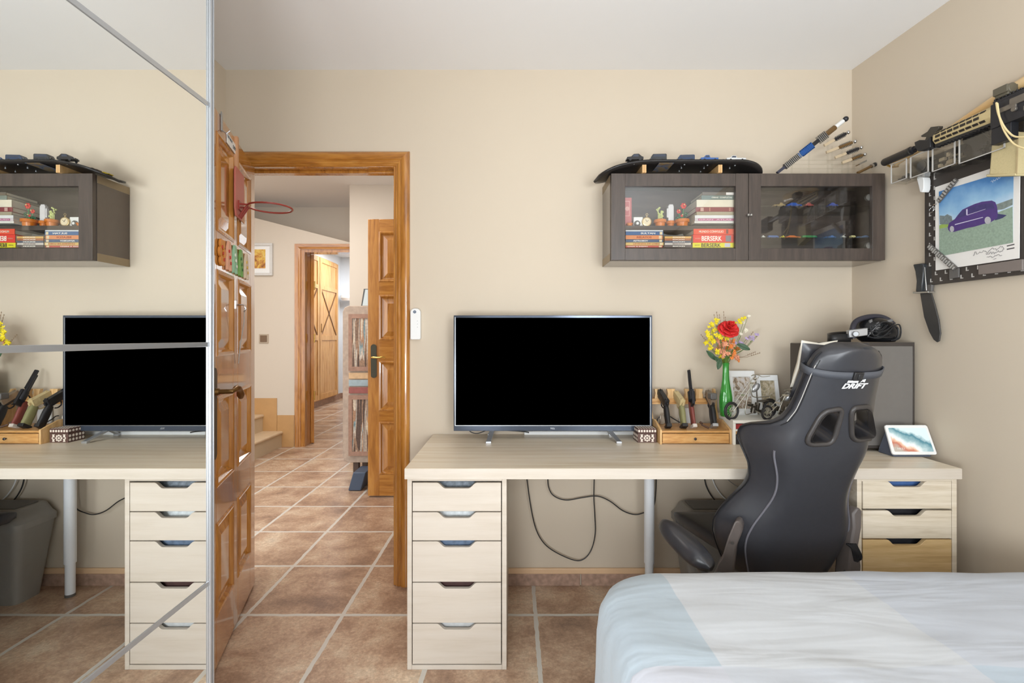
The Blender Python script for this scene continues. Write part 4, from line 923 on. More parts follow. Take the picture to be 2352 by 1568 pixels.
# remote / dimmer on the door casing
DR = 2.333
rm = thing('wall_remote', 'white rounded wall remote beside the door casing', 'remote', P(954,779,DR))
xa_, xb_, za_, zb_ = tx(942.5,DR), tx(965.5,DR), zy(779.5,DR), zy(708,DR); cr = .02; m = MB(); pts = []
for cx_, cz_, a0, rr_ in ((xb_-cr, zb_-cr, 0, cr), (xa_+cr, zb_-cr, 90, cr), (xa_+.007, za_+.007, 180, .007), (xb_-.007, za_+.007, 270, .007)):
    for q in range(7): a = R(a0+15*q); pts.append((cx_+rr_*cos(a), DR, cz_+rr_*sin(a)))
m.prism(pts, (0,.026,0)); m.build('body', M_white, rm, bev=.002)
m = MB(); c = P(952.5,716,DR); m.cyl(c, c+Vector((0,-.002,0)), .0075, n=20); m.build('button', pm('steel_blue_button', (96,110,130), rough=.3), rm)
m = MB(); 
for y_ in (737, 744, 751): c = P(959,y_,DR); m.cyl(c, c+Vector((0,-.001,0)), .0015, n=10)
c = P(952.5,716,DR-.002); m.cyl(c, c+Vector((0,-.001,0)), .003, n=12)
m.build('indicator_dots', pm('grey_dots', (150,152,156)), rm)
# ================================================================ WALL CABINET
CF = 2.15; cx0, cx1 = tx(1404,CF), tx(2033,CF); cz0, cz1 = zy(597,CF), zy(398,CF)
M_cabside = pm('lacquered_dark_side', (92,80,70), rough=.22, var=.05, coat=.6)
cb = thing('wall_cabinet', 'black-brown wall cabinet with two glass doors above the television', 'cabinet', ((cx0+cx1)/2, 2.25, cz0))
xm = tx(1719.5,CF)
m = MB(); yb = CF+.022; e = .016
for a, b in ((cx0, xm-.0005), (xm+.0005, cx1)):
    m.box(a, a+e, yb, BW-.002, cz0, cz1).box(b-e, b, yb, BW-.002, cz0, cz1).box(a+e, b-e, yb, BW-.002, cz1-e, cz1).box(a+e, b-e, BW-.012, BW-.002, cz0+e, cz1-e)
    m.box(a+e, b-e, yb, BW-.002, cz0, cz0+e)
m.build('carcass', M_blackbrownX, cb, bev=.0008)
# pale outer faces as the photo shows on the sides and underside
m = MB(); m.box(cx0-.001, cx0, yb+.002, BW-.003, cz0, cz1-.002).box(cx0, cx1, yb+.002, BW-.003, cz0-.001, cz0); m.build('outer_veneer', M_cabside, cb)
m = MB(); m.box(cx0-.0014, cx0-.001, CF+.024, BW-.003, cz0-.001, cz0+.035).box(cx0-.0014, cx0-.001, CF+.024, BW-.003, cz1-.035, cz1); m.build('veneer_edge', pm('veneer_brown', (150,132,104), rough=.4), cb)
MB().box(cx0+e, xm-e, yb+.012, BW-.012, zy(524.5,CF), zy(514,CF)).build('shelf', M_blackbrownX, cb, bev=.0005)
for z_ in (zy(470,CF+.01), zy(543,CF+.01)): MB().box(xm+e+.001, cx1-e-.001, yb+.012, BW-.013, z_-.003, z_+.003).build('glass_shelf', glass_mat('shelf_glass', (.93,.94,.92), .07), cb, smooth=False)
gx = [(1436,1690,cx0,xm-.001,1690), (1748,2004,xm+.001,cx1,2004)]
for g0, g1, a, b, _ in gx:
    A, B = tx(g0,CF), tx(g1,CF); zt_, zb_ = zy(427,CF), zy(570,CF)
    d = MB().box(a, A, CF, CF+.020, cz0, cz1).box(B, b, CF, CF+.020, cz0, cz1).box(A, B, CF+.0008, CF+.0195, zt_, cz1).box(A, B, CF+.0008, CF+.0195, cz0, zb_).build('door', M_blackbrown, cb, bev=.001)
    MB().box(A-.004, B+.004, CF+.010, CF+.013, zb_-.004, zt_+.004).build('pane', M_pane, d, smooth=False)
    kx_ = tx(1716 if a == cx0 else 1722.5, CF); MB().lathe([(.003,0),(.003,.006),(.006,.009),(.0065,.012),(.004,.016),(0,.0165)], (kx_, CF, zy(495,CF)), (0,-1,0), 16).build('knob', M_steel, d)
for z_ in (450, 562): MB().lathe([(.014,0),(.016,.004),(.014,.012),(0,.014)], (tx(1992,CF+.03), CF+.03, zy(z_,CF)), (0,-1,0), 14).build('hinge', M_steel, cb)

# ---------------------------------------------------------------- books
zsh = zy(514,CF); zbt = cz0+.016; yb0_ = CF+.030
def book(label, x0, x1, z0, z1, col, y0=None, depth=.15, group=None, text=None, tcol=(240,236,226), band=None, page=(226,216,198)):
    y0 = y0 or yb0_; t = thing('book', label, 'book', ((x0+x1)/2, y0+depth/2, z0), group=group)
    th = z1-z0; c = min(.0016, th*.15)
    mc = pm('cover_%d_%d_%d' % col, col, rough=.45, var=.06)
    MB().box(x0, x1, y0, y0+.003, z0, z1).box(x0, x1, y0+.003, y0+depth, z0, z0+c).box(x0, x1, y0+.003, y0+depth, z1-c, z1).build('cover', mc, t, bev=.0008)
    MB().box(x0+.002, x1-.002, y0+.003, y0+depth-.003, z0+c, z1-c).build('pages', pm('paper', page, rough=.8, var=.06, scale=300, stretch=(1,1,8)), t)
    if band:
        m = MB()
        for u0, u1, bc in band: m = MB().box(x0+(x1-x0)*u0, x0+(x1-x0)*u1, y0-.0005, y0, z0+th*.12, z1-th*.12); m.build('spine_label', pm('label_%d_%d_%d' % bc, bc, rough=.5, var=.1), t)
    if text:
        m = MB()
        for s, u0, u1, hf, tc_ in text:
            m = MB(); text_mb(m, s, (x0+(x1-x0)*u0, y0-.0004, (z0+z1)/2-th*hf/2), (1,0,0), (0,0,1), th*hf, (x1-x0)*(u1-u0), .0005, bold=.02); m.build('title', pm('ink_%d_%d_%d' % tc_, tc_, rough=.5), t)
    return t
D_ = yb0_
def BX(px): return tx(px, D_)
def BZ(py): return zy(py, D_)
gA = 'comics stacked flat at the left of the lower shelf'; W_ = (240,236,226)
ysA = [568.5, 563.5, 556.5, 549.5, 540, 531.5, 528]
sa = [('red paperback at the bottom of the left comic stack', (190,86,76), [('CONAN  EL BARBARO', .05,.6,.5,W_)]), ('yellow spined comic second from bottom of the left stack', (214,180,110), [('LEYENDA DE LOBO', .2,.9,.45,(170,60,50))]), ('slate blue comic in the middle of the left stack', (72,92,122), [('ASTROBOY', .2,.6,.5,W_)]), ('orange and red comic near the top of the left stack', (218,140,92), [('RELATOS', .3,.7,.45,(160,60,40))]), ('blue comic with white lettering high in the left stack', (64,100,146), [('SULTAN', .4,.78,.5,W_)]), ('thin pale grey booklet on top of the left comic stack', (200,204,210), None)]
for i, (lab, c, tx_) in enumerate(sa):
    book(lab, BX(1437), BX(1522+(i*5) % 3), BZ(ysA[i])+.0004, BZ(ysA[i+1]), c, group=gA, text=tx_, band=[(.9,.97,(222,206,170))] if i != 5 else None)
ysB = [568.5, 562.5, 557.5, 552.5, 547.5, 542.5]
sb = [('dark brown film case at the bottom of the middle stack', (92,82,80)), ('white film case second from bottom of the middle stack', (204,196,188)), ('slate blue film case third in the middle stack', (92,98,112)), ('rust brown film case fourth in the middle stack', (168,104,66)), ('orange yellow film case near the top of the middle stack', (216,170,98))]
for i, (lab, c) in enumerate(sb): book(lab, BX(1527), BX(1588-(i % 2)), BZ(ysB[i])+.0004, BZ(ysB[i+1]), c, group='cases in the middle stack', text=[('EDICION', .3,.75,.5,W_ if i != 1 else (90,60,60))])
cy_ = yb0_+.05
tag(MB().prism([(BX(1525),cy_,BZ(542)),(BX(1588),cy_,BZ(542)),(BX(1580),cy_,BZ(536)),(BX(1577),cy_,BZ(531)),(BX(1560),cy_,BZ(534.5)),(BX(1540),cy_,BZ(533)),(BX(1525),cy_,BZ(528))], (0,.09,0)).build('camera_body', pm('grey_camera_plastic',(112,114,110),rough=.4,var=.2), bev=.001), 'grey curved plastic gadget on top of the middle stack of cases', 'gadget')
gC = 'thick comics at the right of the lower shelf'
book('thick yellow comic volume at the bottom of the right stack', BX(1591), BX(1689), BZ(568.5), BZ(557.2), (226,216,40), group=gC, text=[('BERSERK',.2,.66,.78,(60,56,40)),('panini',.05,.16,.3,(150,140,40))], band=[(.75,.88,(190,190,206))])
book('thick red comic volume in the middle of the right stack', BX(1592), BX(1689), BZ(556.8), BZ(538.5), (222,60,46), group=gC, text=[('BERSERK',.2,.68,.62,W_),('MAXIMUM',.05,.17,.18,(240,150,130))], band=[(.77,.90,(120,118,124))])
book('orange red roleplay volume on top of the right stack', BX(1593), BX(1689), BZ(538), BZ(525.3), (226,80,52), group=gC, text=[('MUNDO CONVULSO',.13,.72,.4,(246,220,200))], band=[(.78,.83,(120,60,50))])
gD = 'hardbacks stacked on the upper shelf'
ysD = [512.6, 507.6, 501, 494, 486, 475.5, 458.5, 448.5, 441]
sd_ = [('white hardback at the bottom of the upper shelf stack', (222,220,214), 1595, None), ('white book with pink printed spine low in the upper stack', (206,196,200), 1596, [(.08,.97,(176,96,132))]), ('white hardback above the pink spined book', (224,224,224), 1596, None), ('worn beige and green book in the upper stack', (168,158,134), 1600, None), ('maroon hardback in the upper stack', (134,60,64), 1598, [(.12,.2,(196,160,150)),(.34,.37,(180,120,110)),(.84,.88,(180,120,110))]), ('thick cream hardback in the upper stack', (224,216,196), 1600, None), ('teal grey hardback near the top of the upper stack', (104,122,118), 1611, None), ('dark grey book with white label on top of the upper stack', (100,92,84), 1613, [(.72,.99,(234,230,226))])]
for i, (lab, c, xl_, bnd) in enumerate(sd_): book(lab, BX(xl_), BX(1689), BZ(ysD[i])+.0003, BZ(ysD[i+1]), c, group=gD, band=bnd, depth=.14+.01*((i*3) % 4), text=[('OBRAS  COMPLETAS',.3,.9,.35,(220,220,210))] if i == 6 else ([('GRAN  ATLAS',.1,.9,.4,(230,200,214))] if i == 1 else None))
rb_ = thing('book', 'pink-red book standing upright at the left of the upper shelf', 'book', (BX(1446), yb0_+.06, zsh))
MB().box(BX(1430), BX(1456.5), yb0_+.045, yb0_+.065, BZ(513), BZ(447)).build('cover', pm('dusty_red_cover', (190,92,92), rough=.5, var=.1), rb_, bev=.001)
MB().box(BX(1431), BX(1456), yb0_+.048, yb0_+.062, BZ(512), BZ(448)+.001).build('pages', pm('paper', (226,216,198)), rb_)
m = MB(); 
for (a, b, c, d) in ((1439,1452,455,456.5),(1439,1452,489,490.5),(1450.5,1452,456.5,489),(1439,1440,456.5,489)): m.box(BX(a), BX(b), yb0_+.0445, yb0_+.045, BZ(d), BZ(c))
m.cyl((BX(1446), yb0_+.045, BZ(473)), (BX(1446), yb0_+.0443, BZ(473)), .010, n=16)
m.build('cover_ornament', pm('pale_red_ornament', (214,150,140)), rb_)
# brick-built plants in pots
M_pot = pm('glossy_terracotta_plastic', (206,116,38), rough=.25, var=.06)
def pot(nm, lab, px, w, D, zz=zsh, grp='brick-built potted plants', h=.032):
    c = Vector((tx(px,D), D, zz)); t = thing(nm, lab, 'potted plant', c, group=grp); r = w*D/F/2
    MB().lathe([(0,0),(r*.74,0),(r*.80,h*.55),(r,h*.56),(r,h*.98),(r*.86,h),(r*.82,h*.86),(0,h*.86)], c, n=24).build('pot', M_pot, t)
    return t, c+Vector((0,0,h*.86))
M_lg = pm('bright_green_plastic', (60,150,80), rough=.3); M_dg = pm('dark_green_plastic', (30,90,60), rough=.3); M_yg = pm('yellow_green_plastic', (206,214,140), rough=.35, var=.12, scale=120)
t, c = pot('potted_cactus', 'orange pot with pale yellow-green brick cactus', 1516, 28, CF+.06)
m = MB()
for dx, hh in ((-.008,.055),(-.001,.03),(.010,.045)):
    m.tube([c+Vector((dx,0,0)), c+Vector((dx,0,hh))], .002)
    for q in range(9): m.sph(c+Vector((dx+random.uniform(-.006,.006), random.uniform(-.006,.006), hh-.028*random.random()+.004)), .0042, nu=8, nv=5)
m.build('cactus', M_yg, t)
t, c = pot('potted_cactus', 'small orange pot with tall white brick cactus', 1540, 19, CF+.075, h=.030)
m = MB(); m.box(c.x-.012, c.x+.012, c.y-.008, c.y+.008, c.z+.004, c.z+.074); m.box(c.x-.018, c.x-.012, c.y-.006, c.y+.006, c.z+.02, c.z+.062).box(c.x-.008, c.x+.010, c.y-.006, c.y+.006, c.z+.074, c.z+.080)
for q in range(9): m.box(c.x-.0125, c.x+.0125, c.y-.0086, c.y-.008, c.z+.008+.007*q, c.z+.011+.007*q)
m.build('cactus', pm('white_brick_plastic', (216,214,216), rough=.3, var=.06), t, bev=.0005)
MB().cyl(c-Vector((0,0,.001)), c+Vector((0,0,.004)), .012).build('gravel', pm('lilac_plastic', (150,140,190)), t)
t, c = pot('potted_flower', 'wide orange pot with red brick flowers on green stems', 1567, 32, CF+.055)
for dx, hh, r in ((-.013,.040,.0095),(.004,.065,.013),(-.002,.020,.006)):
    e = c+Vector((dx*1.3,0,hh)); MB().tube([c+Vector((dx*.6,0,0)), e], .0016).build('stem', M_lg, t)
    m = MB()
    for q in range(6): a = q*pi/3; m.sph(e+Vector((r*.62*cos(a), -.002, r*.62*sin(a)+.002)), r*.45, r*.3, r*.5, 8, 5)
    m.build('flower', pm('bright_red_plastic', (206,42,30), rough=.25), t)
    m = MB(); m.sph(e+Vector((.002,-.008,.006)), .0028, nu=8, nv=5); m.build('flower_centre', pm('cream_plastic', (236,226,150)), t)
m = MB()
for dx, dz in ((-.026,.006),(-.020,.014),(-.028,.012),(.016,.022),(.020,.030),(.014,.034),(.010,.010),(-.012,.018)):
    m.sph(c+Vector((dx,-.003,dz)), .005, .003, .0045, 7, 5); m.tube([c, c+Vector((dx,-.002,dz))], .0009, 5)
m.build('leaves', M_dg, t)
t, c = pot('potted_flower', 'tiny orange pot with purple top in front of the red book', 1446, 15, CF+.04, h=.012)
MB().sph(c, .008, .008, .006, 12, 7).build('flower', pm('purple_plastic', (74,48,130), rough=.3), t)
ct = thing('white_device', 'small white box-shaped device with dark dial on the upper shelf', 'gadget', (BX(1469), yb0_+.03, zsh))
MB().box(BX(1459), BX(1481), yb0_+.03, yb0_+.06, zsh, BZ(494)).build('body', M_white, ct, bev=.003); MB().lathe([(0,0),(.014,0),(.014,.006),(.010,.010),(0,.010)], (BX(1467), yb0_+.03, zsh+.0145), (0,-1,0)).build('dial', M_greypl, ct)
MB().lathe([(0,0),(.006,0),(.006,.001),(0,.001)], (BX(1467), yb0_+.0195, zsh+.0145), (0,-1,0)).build('dial_centre', M_white, ct)
pw = thing('pocket_watch', 'round gold pocket watch standing beside the orange pots', 'pocket watch', (BX(1489), yb0_+.03, zsh)); M_gold = pm('pale_gold', (196,170,122), rough=.28, metal=.8, var=.1)
c = Vector((BX(1489), yb0_+.03, zsh+.0225))
m = MB(); m.lathe([(0,0),(.0215,0),(.0225,.004),(.021,.008),(.018,.009),(0,.009)], c, (0,-1,0), 28); m.cyl(c+Vector((0,-.004,.022)), c+Vector((0,-.004,.029)), .003); m.tube(ring_pts(c+Vector((.001,-.004,.033)), Vector((1,0,0)), Vector((0,0,1)), .005, 12), .0012, 6, closed=True); m.build('case', M_gold, pw)
MB().cyl(c+Vector((0,-.009,0)), c+Vector((0,-.0095,0)), .0165, n=24).build('dial', pm('ivory_dial', (230,214,180), rough=.4), pw)
MB().obox(c+Vector((.003,-.0100,.003)), (.005,0,.004), (.0004,0,-.0005), (0,.0004,0)).obox(c+Vector((-.003,-.0100,.004)), (-.004,0,.006), (.0005,0,.0004), (0,.0004,0)).build('hands', M_blackpl, pw)

# toy cars
def toy_car(label, cat, c, dirx, L_, Wd, Ht, col, kind, group, yaw=0.0, tiny=False, win=(60,66,80)):
    t = thing('toy_car', label, cat, c, group=group); ux = Vector((cos(yaw), sin(yaw), 0)); uy = Vector((-sin(yaw), cos(yaw), 0)); uz = Vector((0,0,1))
    q = lambda x, y, z: c+ux*x*L_*dirx+uy*y*Wd+uz*z*Ht
    if kind == 'van': pr = [(-.5,.18),(.5,.18),(.5,.5),(.46,.62),(.36,.95),(-.46,1),(-.5,.9)]
    elif kind == 'truck': pr = [(-.5,.2),(.5,.2),(.5,.55),(.32,.6),(.22,.98),(.02,1),(-.04,.55),(-.5,.55)]
    else: pr = [(-.5,.2),(.5,.2),(.5,.45),(.46,.55),(.22,.62),(.08,.96),(-.22,1),(-.40,.64),(-.5,.58)]
    mt = pm('toy_%d_%d_%d' % col, col, rough=.25, var=.06)
    MB().prism([q(x, -.5, z) for x, z in pr], uy*Wd).build('body', mt, t, bev=.0012 if not tiny else .0004)
    m = MB()
    for x in (-.3, .3):
        for y in (-.5, .5): m.cyl(q(x, y-.04, .17), q(x, y+.04, .17), Ht*.19, n=14)
    m.build('wheels', pm('toy_tyre', (34,34,36), rough=.5), t)
    if not tiny:
        m = MB(); wz0, wz1 = (.58,.88); a, b = ((-.42,.30) if kind == 'van' else ((.02,.20) if kind == 'truck' else (-.2,.08)))
        m.prism([q(a, -.505, wz0), q(b+.08, -.505, wz0), q(b, -.505, wz1), q(a, -.505, wz1)], uy*Wd*1.01)
        m.prism([q(.505 if kind != 'van' else .455, -.38, .66) if False else q((.42 if kind == 'van' else .2), -.36, .66), q((.42 if kind == 'van' else .2), .36, .66), q((.37 if kind == 'van' else .1), .36, .9), q((.37 if kind == 'van' else .1), -.36, .9)], ux*dirx*L_*.02)
        m.build('windows', pm('toy_window', win, rough=.15), t)
        m = MB(); 
        for y in (-.35,.35): m.cyl(q(.5, y, .42), q(.515, y, .42), Ht*.07, n=8)
        m.build('headlights', M_alu, t)
    return t
# skateboard deck
gk = thing('skateboard_deck', 'black skateboard deck laid upside level on two wooden blocks on the wall cabinet', 'skateboard deck', (tx(1565,2.2), 2.22, cz1+.01))
dz_ = zy(369,2.12)-.004; xs0, xs1 = tx(1372,2.135), tx(1768,2.13)
def deckz(x):
    u = (x-xs0)/(xs1-xs0)
    if u < .33: return dz_-(.33-u)**2/.33**2*(dz_-zy(403,2.135))
    if u > .84: return dz_-((u-.84)/.16)**1.6*(dz_-zy(396,2.13))
    return dz_
rowsk = []
for i in range(61):
    u = i/60; x = xs0+(xs1-xs0)*u; hw = .10
    e0 = .13; 
    if u < e0: hw *= math.sqrt(max(0, 1-((e0-u)/e0)**2))
    if u > 1-e0*.8: hw *= math.sqrt(max(0, 1-((u-1+e0*.8)/(e0*.8))**2))
    rowsk.append([Vector((x, 2.22+hw*v, deckz(x)+.006*(abs(v)**2))) for v in (-1,-.66,-.33,0,.33,.66,1)])
MB().grid(rowsk).build('deck', [pm('black_deck_face', (40,37,36), rough=.3, var=.1)], gk, solid=.009)
m = MB()
for gxp in (1450, 1568, 1688):
    for k, (dx, dy) in enumerate(((0,0),(-5,10),(-12,20))):
        pass
def under(px, py):                          # point on the underside seen at this pixel
    D = 2.15
    for _ in range(30): D = (dz_-.006-H)*F/(CY-py)
    return P(px, py, D)
for px, py in ((1456,377),(1450,385),(1443.5,393.5),(1572,378.5),(1565,386.5),(1625,380),(1617,387),(1688,380.5),(1676,387),(1609,395),(1560,394)):
    c = under(px, py); m.cyl(c+Vector((0,0,.002)), c-Vector((0,0,.0015)), .0035, n=10)
m.build('bolts', M_alu, gk)
m = MB(); a = [under(x, y)-Vector((0,0,.0008)) for x, y in ((1514,374),(1548,374),(1530,394),(1498,394))]; m.prism(a, (0,0,.001)); m.build('sticker', wood('deck_sticker', [(60,70,90),(96,110,134),(150,120,60),(80,90,110)], (6,6,6), 5, .4), gk)
for px in (1481.5, 1657):
    x = tx(px,2.13); tag(MB().box(x-.009, x+.009, 2.14, 2.31, cz1, dz_-.0055).build('wooden_block', M_acaciaZ, bev=.001), 'light wooden block under the %s half of the skateboard deck' % ('left' if px < 1500 else 'right'), 'wooden block')
ty = 2.142; zd = dz_+.006
specs = [(1457,353,'car',(44,42,42),38,'black convertible toy car with bare frame at the left end of the skateboard deck'),(1511,353,'van',(52,54,56),36,'dark grey boxy toy van, second from left on the skateboard deck'),(1574,355,'van',(48,62,86),38,'dark toy van with blue nose in the middle of the skateboard deck'),(1627,356,'truck',(60,96,156),40,'blue toy pickup truck on the skateboard deck'),(1688,357,'truck',(206,206,204),44,'white and grey toy truck at the right end of the skateboard deck')]
for px, py, kd, col, w, lab in specs:
    c = Vector((tx(px,ty), ty, zd+.0008)); toy_car(lab, 'toy car', c, -1, w*ty/F, .032, (367-py)*ty/F+.004, col, kd, 'toy cars on the skateboard deck')
toy_car('small flat grey toy car between the blue and white toy trucks', 'toy car', Vector((tx(1661,ty), ty, zd+.0008)), 1, .022, .014, .010, (90,88,86), 'car', 'toy cars on the skateboard deck', tiny=True)
c = Vector((tx(1432,2.22), 2.24, 0)); c.z = deckz(c.x)+.008
toy_car('dark toy car low on the left slope of the skateboard deck', 'toy car', c, -1, .05, .026, .016, (70,54,44), 'car', 'toy cars on the skateboard deck', tiny=True)
c = Vector((tx(1412,2.22), 2.26, 0)); c.z = deckz(c.x)+.007
toy_car('yellow toy car lowest on the left slope of the skateboard deck', 'toy car', c, -1, .045, .026, .014, (204,176,40), 'car', 'toy cars on the skateboard deck', tiny=True)
# tiny vehicles on the glass shelves
zg2 = zy(543,CF+.01)+.003; zg1 = zy(470,CF+.01)+.003
for i, (px, w, col, nm) in enumerate(((1752,9,(214,214,210),'white'),(1775,24,(96,120,170),'pale blue'),(1796,10,(214,200,90),'yellow'),(1820,34,(206,116,62),'orange'),(1858,34,(60,130,80),'green'),(1906,24,(84,110,160),'mid blue'),(1936,10,(190,190,180),'silver'),(1958,10,(216,206,150),'cream'),(1982,34,(110,140,180),'light blue'))):
    toy_car('tiny %s toy car in the row on the lower glass shelf' % nm, 'toy car', Vector((tx(px,2.22), 2.22, zg2+.0002)), 1, w*2.22/F, .016, .013, col, ('car','van','truck')[i % 3], 'tiny toy cars on the lower glass shelf', tiny=True)
for i, (px, w, col, nm, kd) in enumerate(((1788,26,(150,130,90),'gold brown','truck'),(1822,34,(40,80,160),'bright blue','car'),(1856,18,(160,84,80),'dull red','car'),(1911,20,(60,76,150),'dark blue','car'))):
    toy_car('%s toy car on the upper glass shelf' % nm, 'toy car', Vector((tx(px,2.22), 2.22, zg1+.0002)), 1, w*2.22/F, .024, .020, col, kd, 'toy cars on the upper glass shelf', tiny=True)

# ---------------------------------------------------------------- knife-fan display on the cabinet, clear stand
cs = thing('clear_acrylic_stand', 'clear acrylic stepped stand on the right of the wall cabinet', 'stand', (tx(1900,2.25), 2.26, cz1))
m = MB(); yk = 2.20
for px_, py_, D_ in ((1822,372,2.20),(1862,340,2.20),(1905,308,2.21),(1915,333,2.215),(1938,344,2.23),(1952,354,2.245),(1966,366,2.255),(1985,376,2.265),(1992,388,2.21)):
    x_, z_ = tx(px_, D_), zy(py_, D_); m.box(x_-.004, x_+.004, D_-.0015+.012, D_+.0015+.012, cz1, z_)
m.box(tx(1800,yk), tx(2000,yk), yk-.01, yk+.10, cz1, cz1+.004)
for k_ in range(5): m.box(tx(1825,2.24), tx(1985,2.24), 2.268, 2.271, cz1+.02+.02*k_, cz1+.024+.02*k_)
m.build('uprights', M_acryl, cs)
def gadget(lab, a, b, D, r, segs, grp='metal models fanned out on the clear stand'):
    p, q = P(a[0], a[1], D), P(b[0], b[1], D+.02); d = q-p; t = thing('metal_rod_model', lab, 'metal model', p, group=grp)
    parts = {}
    for (u0, u1, rr_, col, shp) in segs:
        m = MB(); A, B = p+d*u0, p+d*u1
        if shp == 'c': m.cyl(A, B, r*rr_, n=12)
        elif shp == 'b': m.obox((A+B)/2, (B-A)/2, d.cross(Vector((0,1,0))).normalized()*r*rr_, Vector((0,1,0))*r*.5)
        elif shp == 's': m.sph(B, r*rr_)
        elif shp == 'f':
            n_ = d.cross(Vector((0,1,0))).normalized(); k = max(2, int((u1-u0)*d.length/.008))
            for j in range(k+1): m.obox(A+(B-A)*j/k, d.normalized()*.0018, n_*r*rr_, Vector((0,1,0))*r*.6)
        m.build({'c':'tube','b':'bar','s':'end_ball','f':'ribs'}[shp], col, t)
M_bl = pm('anodised_blue', (54,96,160), rough=.25, metal=.5); M_br = pm('brown_handle', (104,78,44), rough=.35, var=.2); M_dk = pm('dark_blue_grey', (70,72,86), rough=.35, metal=.4)
gadget('longest metal model with blue middle and brown sleeve, top of the fan', (1785,397), (1944,272), 2.19, .012, [(0,.10,.5,M_dk,'b'),(.10,.30,.65,M_gun,'b'),(.12,.32,1.1,M_steel,'f'),(.30,.50,.9,M_bl,'b'),(.36,.5,1.3,M_bl,'f'),(.48,.72,.7,M_gun,'b'),(.6,.7,1.5,M_steel,'f'),(.70,.83,1.0,M_br,'c'),(.83,.95,.8,M_white,'c'),(.94,.99,1.0,M_gun,'s')])
fan = [((1893,334),(1950,303),2.21,'second'),((1898,350),(1966,324),2.225,'third'),((1918,362),(1980,338),2.24,'fourth'),((1934,374),(1988,354),2.25,'fifth')]
for i, (a, b, D, nm) in enumerate(fan):
    gadget('%s metal model from the top of the fan on the clear stand' % nm, a, b, D, .0085, [(0,.45,.7,pm('bone_handle',(196,176,146),rough=.4),'b'),(.40,.85,.9,M_br if i % 2 else M_gun,'c'),(.5,.8,1.3,M_steel,'f'),(.85,.97,1.0,M_chrome,'s')])
gadget('sixth metal model, a pair of slim silver rods in the fan', (1966,381), (2004,362), 2.26, .006, [(0,.95,.35,M_br,'c'),(.2,1,.6,M_steel,'b'),(.9,.98,1.0,M_chrome,'s')])
gadget('lowest metal model, brown cylinder with silver rings in the fan', (1970,397), (2013,376), 2.20, .009, [(0,.72,.7,M_br,'c'),(.72,.8,1.0,M_chrome,'c'),(.8,.94,1.0,M_gun,'c'),(.92,.97,1.1,M_chrome,'c')])
# ================================================================ RIGHT WALL
def wprism(m, pts, off, th): return m.prism([RW(x, y, off) for x, y in pts], WN*th)
def z7(*pts): return [(2080+.2041*a, 360+.2041*b) for a, b in pts]
def z8(*pts): return [(2000+.1913*a, 180+.1913*b) for a, b in pts]
pb = thing('pegboard', 'black metal pegboard on the right wall behind the van poster', 'pegboard', wallp(1.5, 1.415))
def wbox(m, D0, D1, z0, z1, o0, o1):
    m.prism([wallp(D0,z0,o0), wallp(D1,z0,o0), wallp(D1,z1,o0), wallp(D0,z1,o0)], WN*(o1-o0)); return m
wbox(MB(), 1.955, 1.22, 1.418, 1.93, .008, .024).build('panel', pm('black_pegboard_metal', (66,60,56), rough=.4, var=.06), pb, bev=.002)
m = MB()
for j, z_ in enumerate((1.436, 1.462)):
    for i in range(22):
        D = 1.93-.04*i-(.02 if j else 0)
        if D > 1.26: wbox(m, D, D-.004, z_-.007, z_+.007, .024, .0248); wbox(m, D-.004, D-.010, z_-.007, z_-.004, .024, .0248)
for j in range(2):
    for i in range(11):
        z_ = 1.50+.04*i+(.02 if j else 0); D = 1.935-.02*j; wbox(m, D, D-.004, z_-.007, z_+.007, .024, .0248); wbox(m, D-.004, D-.009, z_-.007, z_-.004, .024, .0248)
m.build('peg_slots', pm('pale_slot_edge', (190,186,180), rough=.4), pb)
ps = thing('van_poster', 'white bordered poster of a purple van on grass, pinned on the pegboard', 'poster', RW(2250, 610, .03))
wprism(MB(), [(2149,430),(2344,364),(2342,593),(2150,621)], .027, .002).build('paper', pm('poster_paper', (232,228,222), rough=.35, var=.02), ps)
def PQ(u, v, o=.0300):                      # picture area, u right, v up
    a = Vector((2157.5,588.6)); b = Vector((2327,557)); c = Vector((2328,388)); d = Vector((2156.5,440))
    p = a*(1-u)*(1-v)+b*u*(1-v)+c*u*v+d*(1-u)*v; return RW(p.x, p.y, o)
def pz(pts, o): return [RW(x, y, o) for x, y in z7(*pts)]
def flat(m, pts, th=.0003): return m.prism(pts, WN*th)
skym = MB(); NN = 14
for i in range(NN):
    pass
def sky_mat():
    m_, nt, b = _nt('printed_sky'); N = nt.nodes; L = nt.links; g = N.new('ShaderNodeNewGeometry'); s = N.new('ShaderNodeSeparateXYZ'); L.new(g.outputs['Position'], s.inputs[0])
    mr = N.new('ShaderNodeMapRange'); mr.inputs['From Min'].default_value = 1.58; mr.inputs['From Max'].default_value = 1.80; L.new(s.outputs['Z'], mr.inputs[0])
    n = N.new('ShaderNodeTexNoise'); n.inputs['Scale'].default_value = 14; n.inputs['Detail'].default_value = 5; L.new(g.outputs['Position'], n.inputs['Vector'])
    ad = N.new('ShaderNodeMath'); ad.operation = 'MULTIPLY_ADD'; ad.inputs[1].default_value = -.5; L.new(n.outputs[0], ad.inputs[0]); L.new(mr.outputs[0], ad.inputs[2])
    r = ramp(N, [(-.0, S((212,224,232))), (.25, S((150,190,220))), (.6, S((74,130,190)))]); L.new(ad.outputs[0], r.inputs[0]); L.new(r.outputs[0], b.inputs['Base Color']); b.inputs['Roughness'].default_value = .35; return m_
flat(MB(), [PQ(0,0), PQ(1,0), PQ(1,1), PQ(0,1)]).build('printed_sky', sky_mat(), ps, smooth=False)
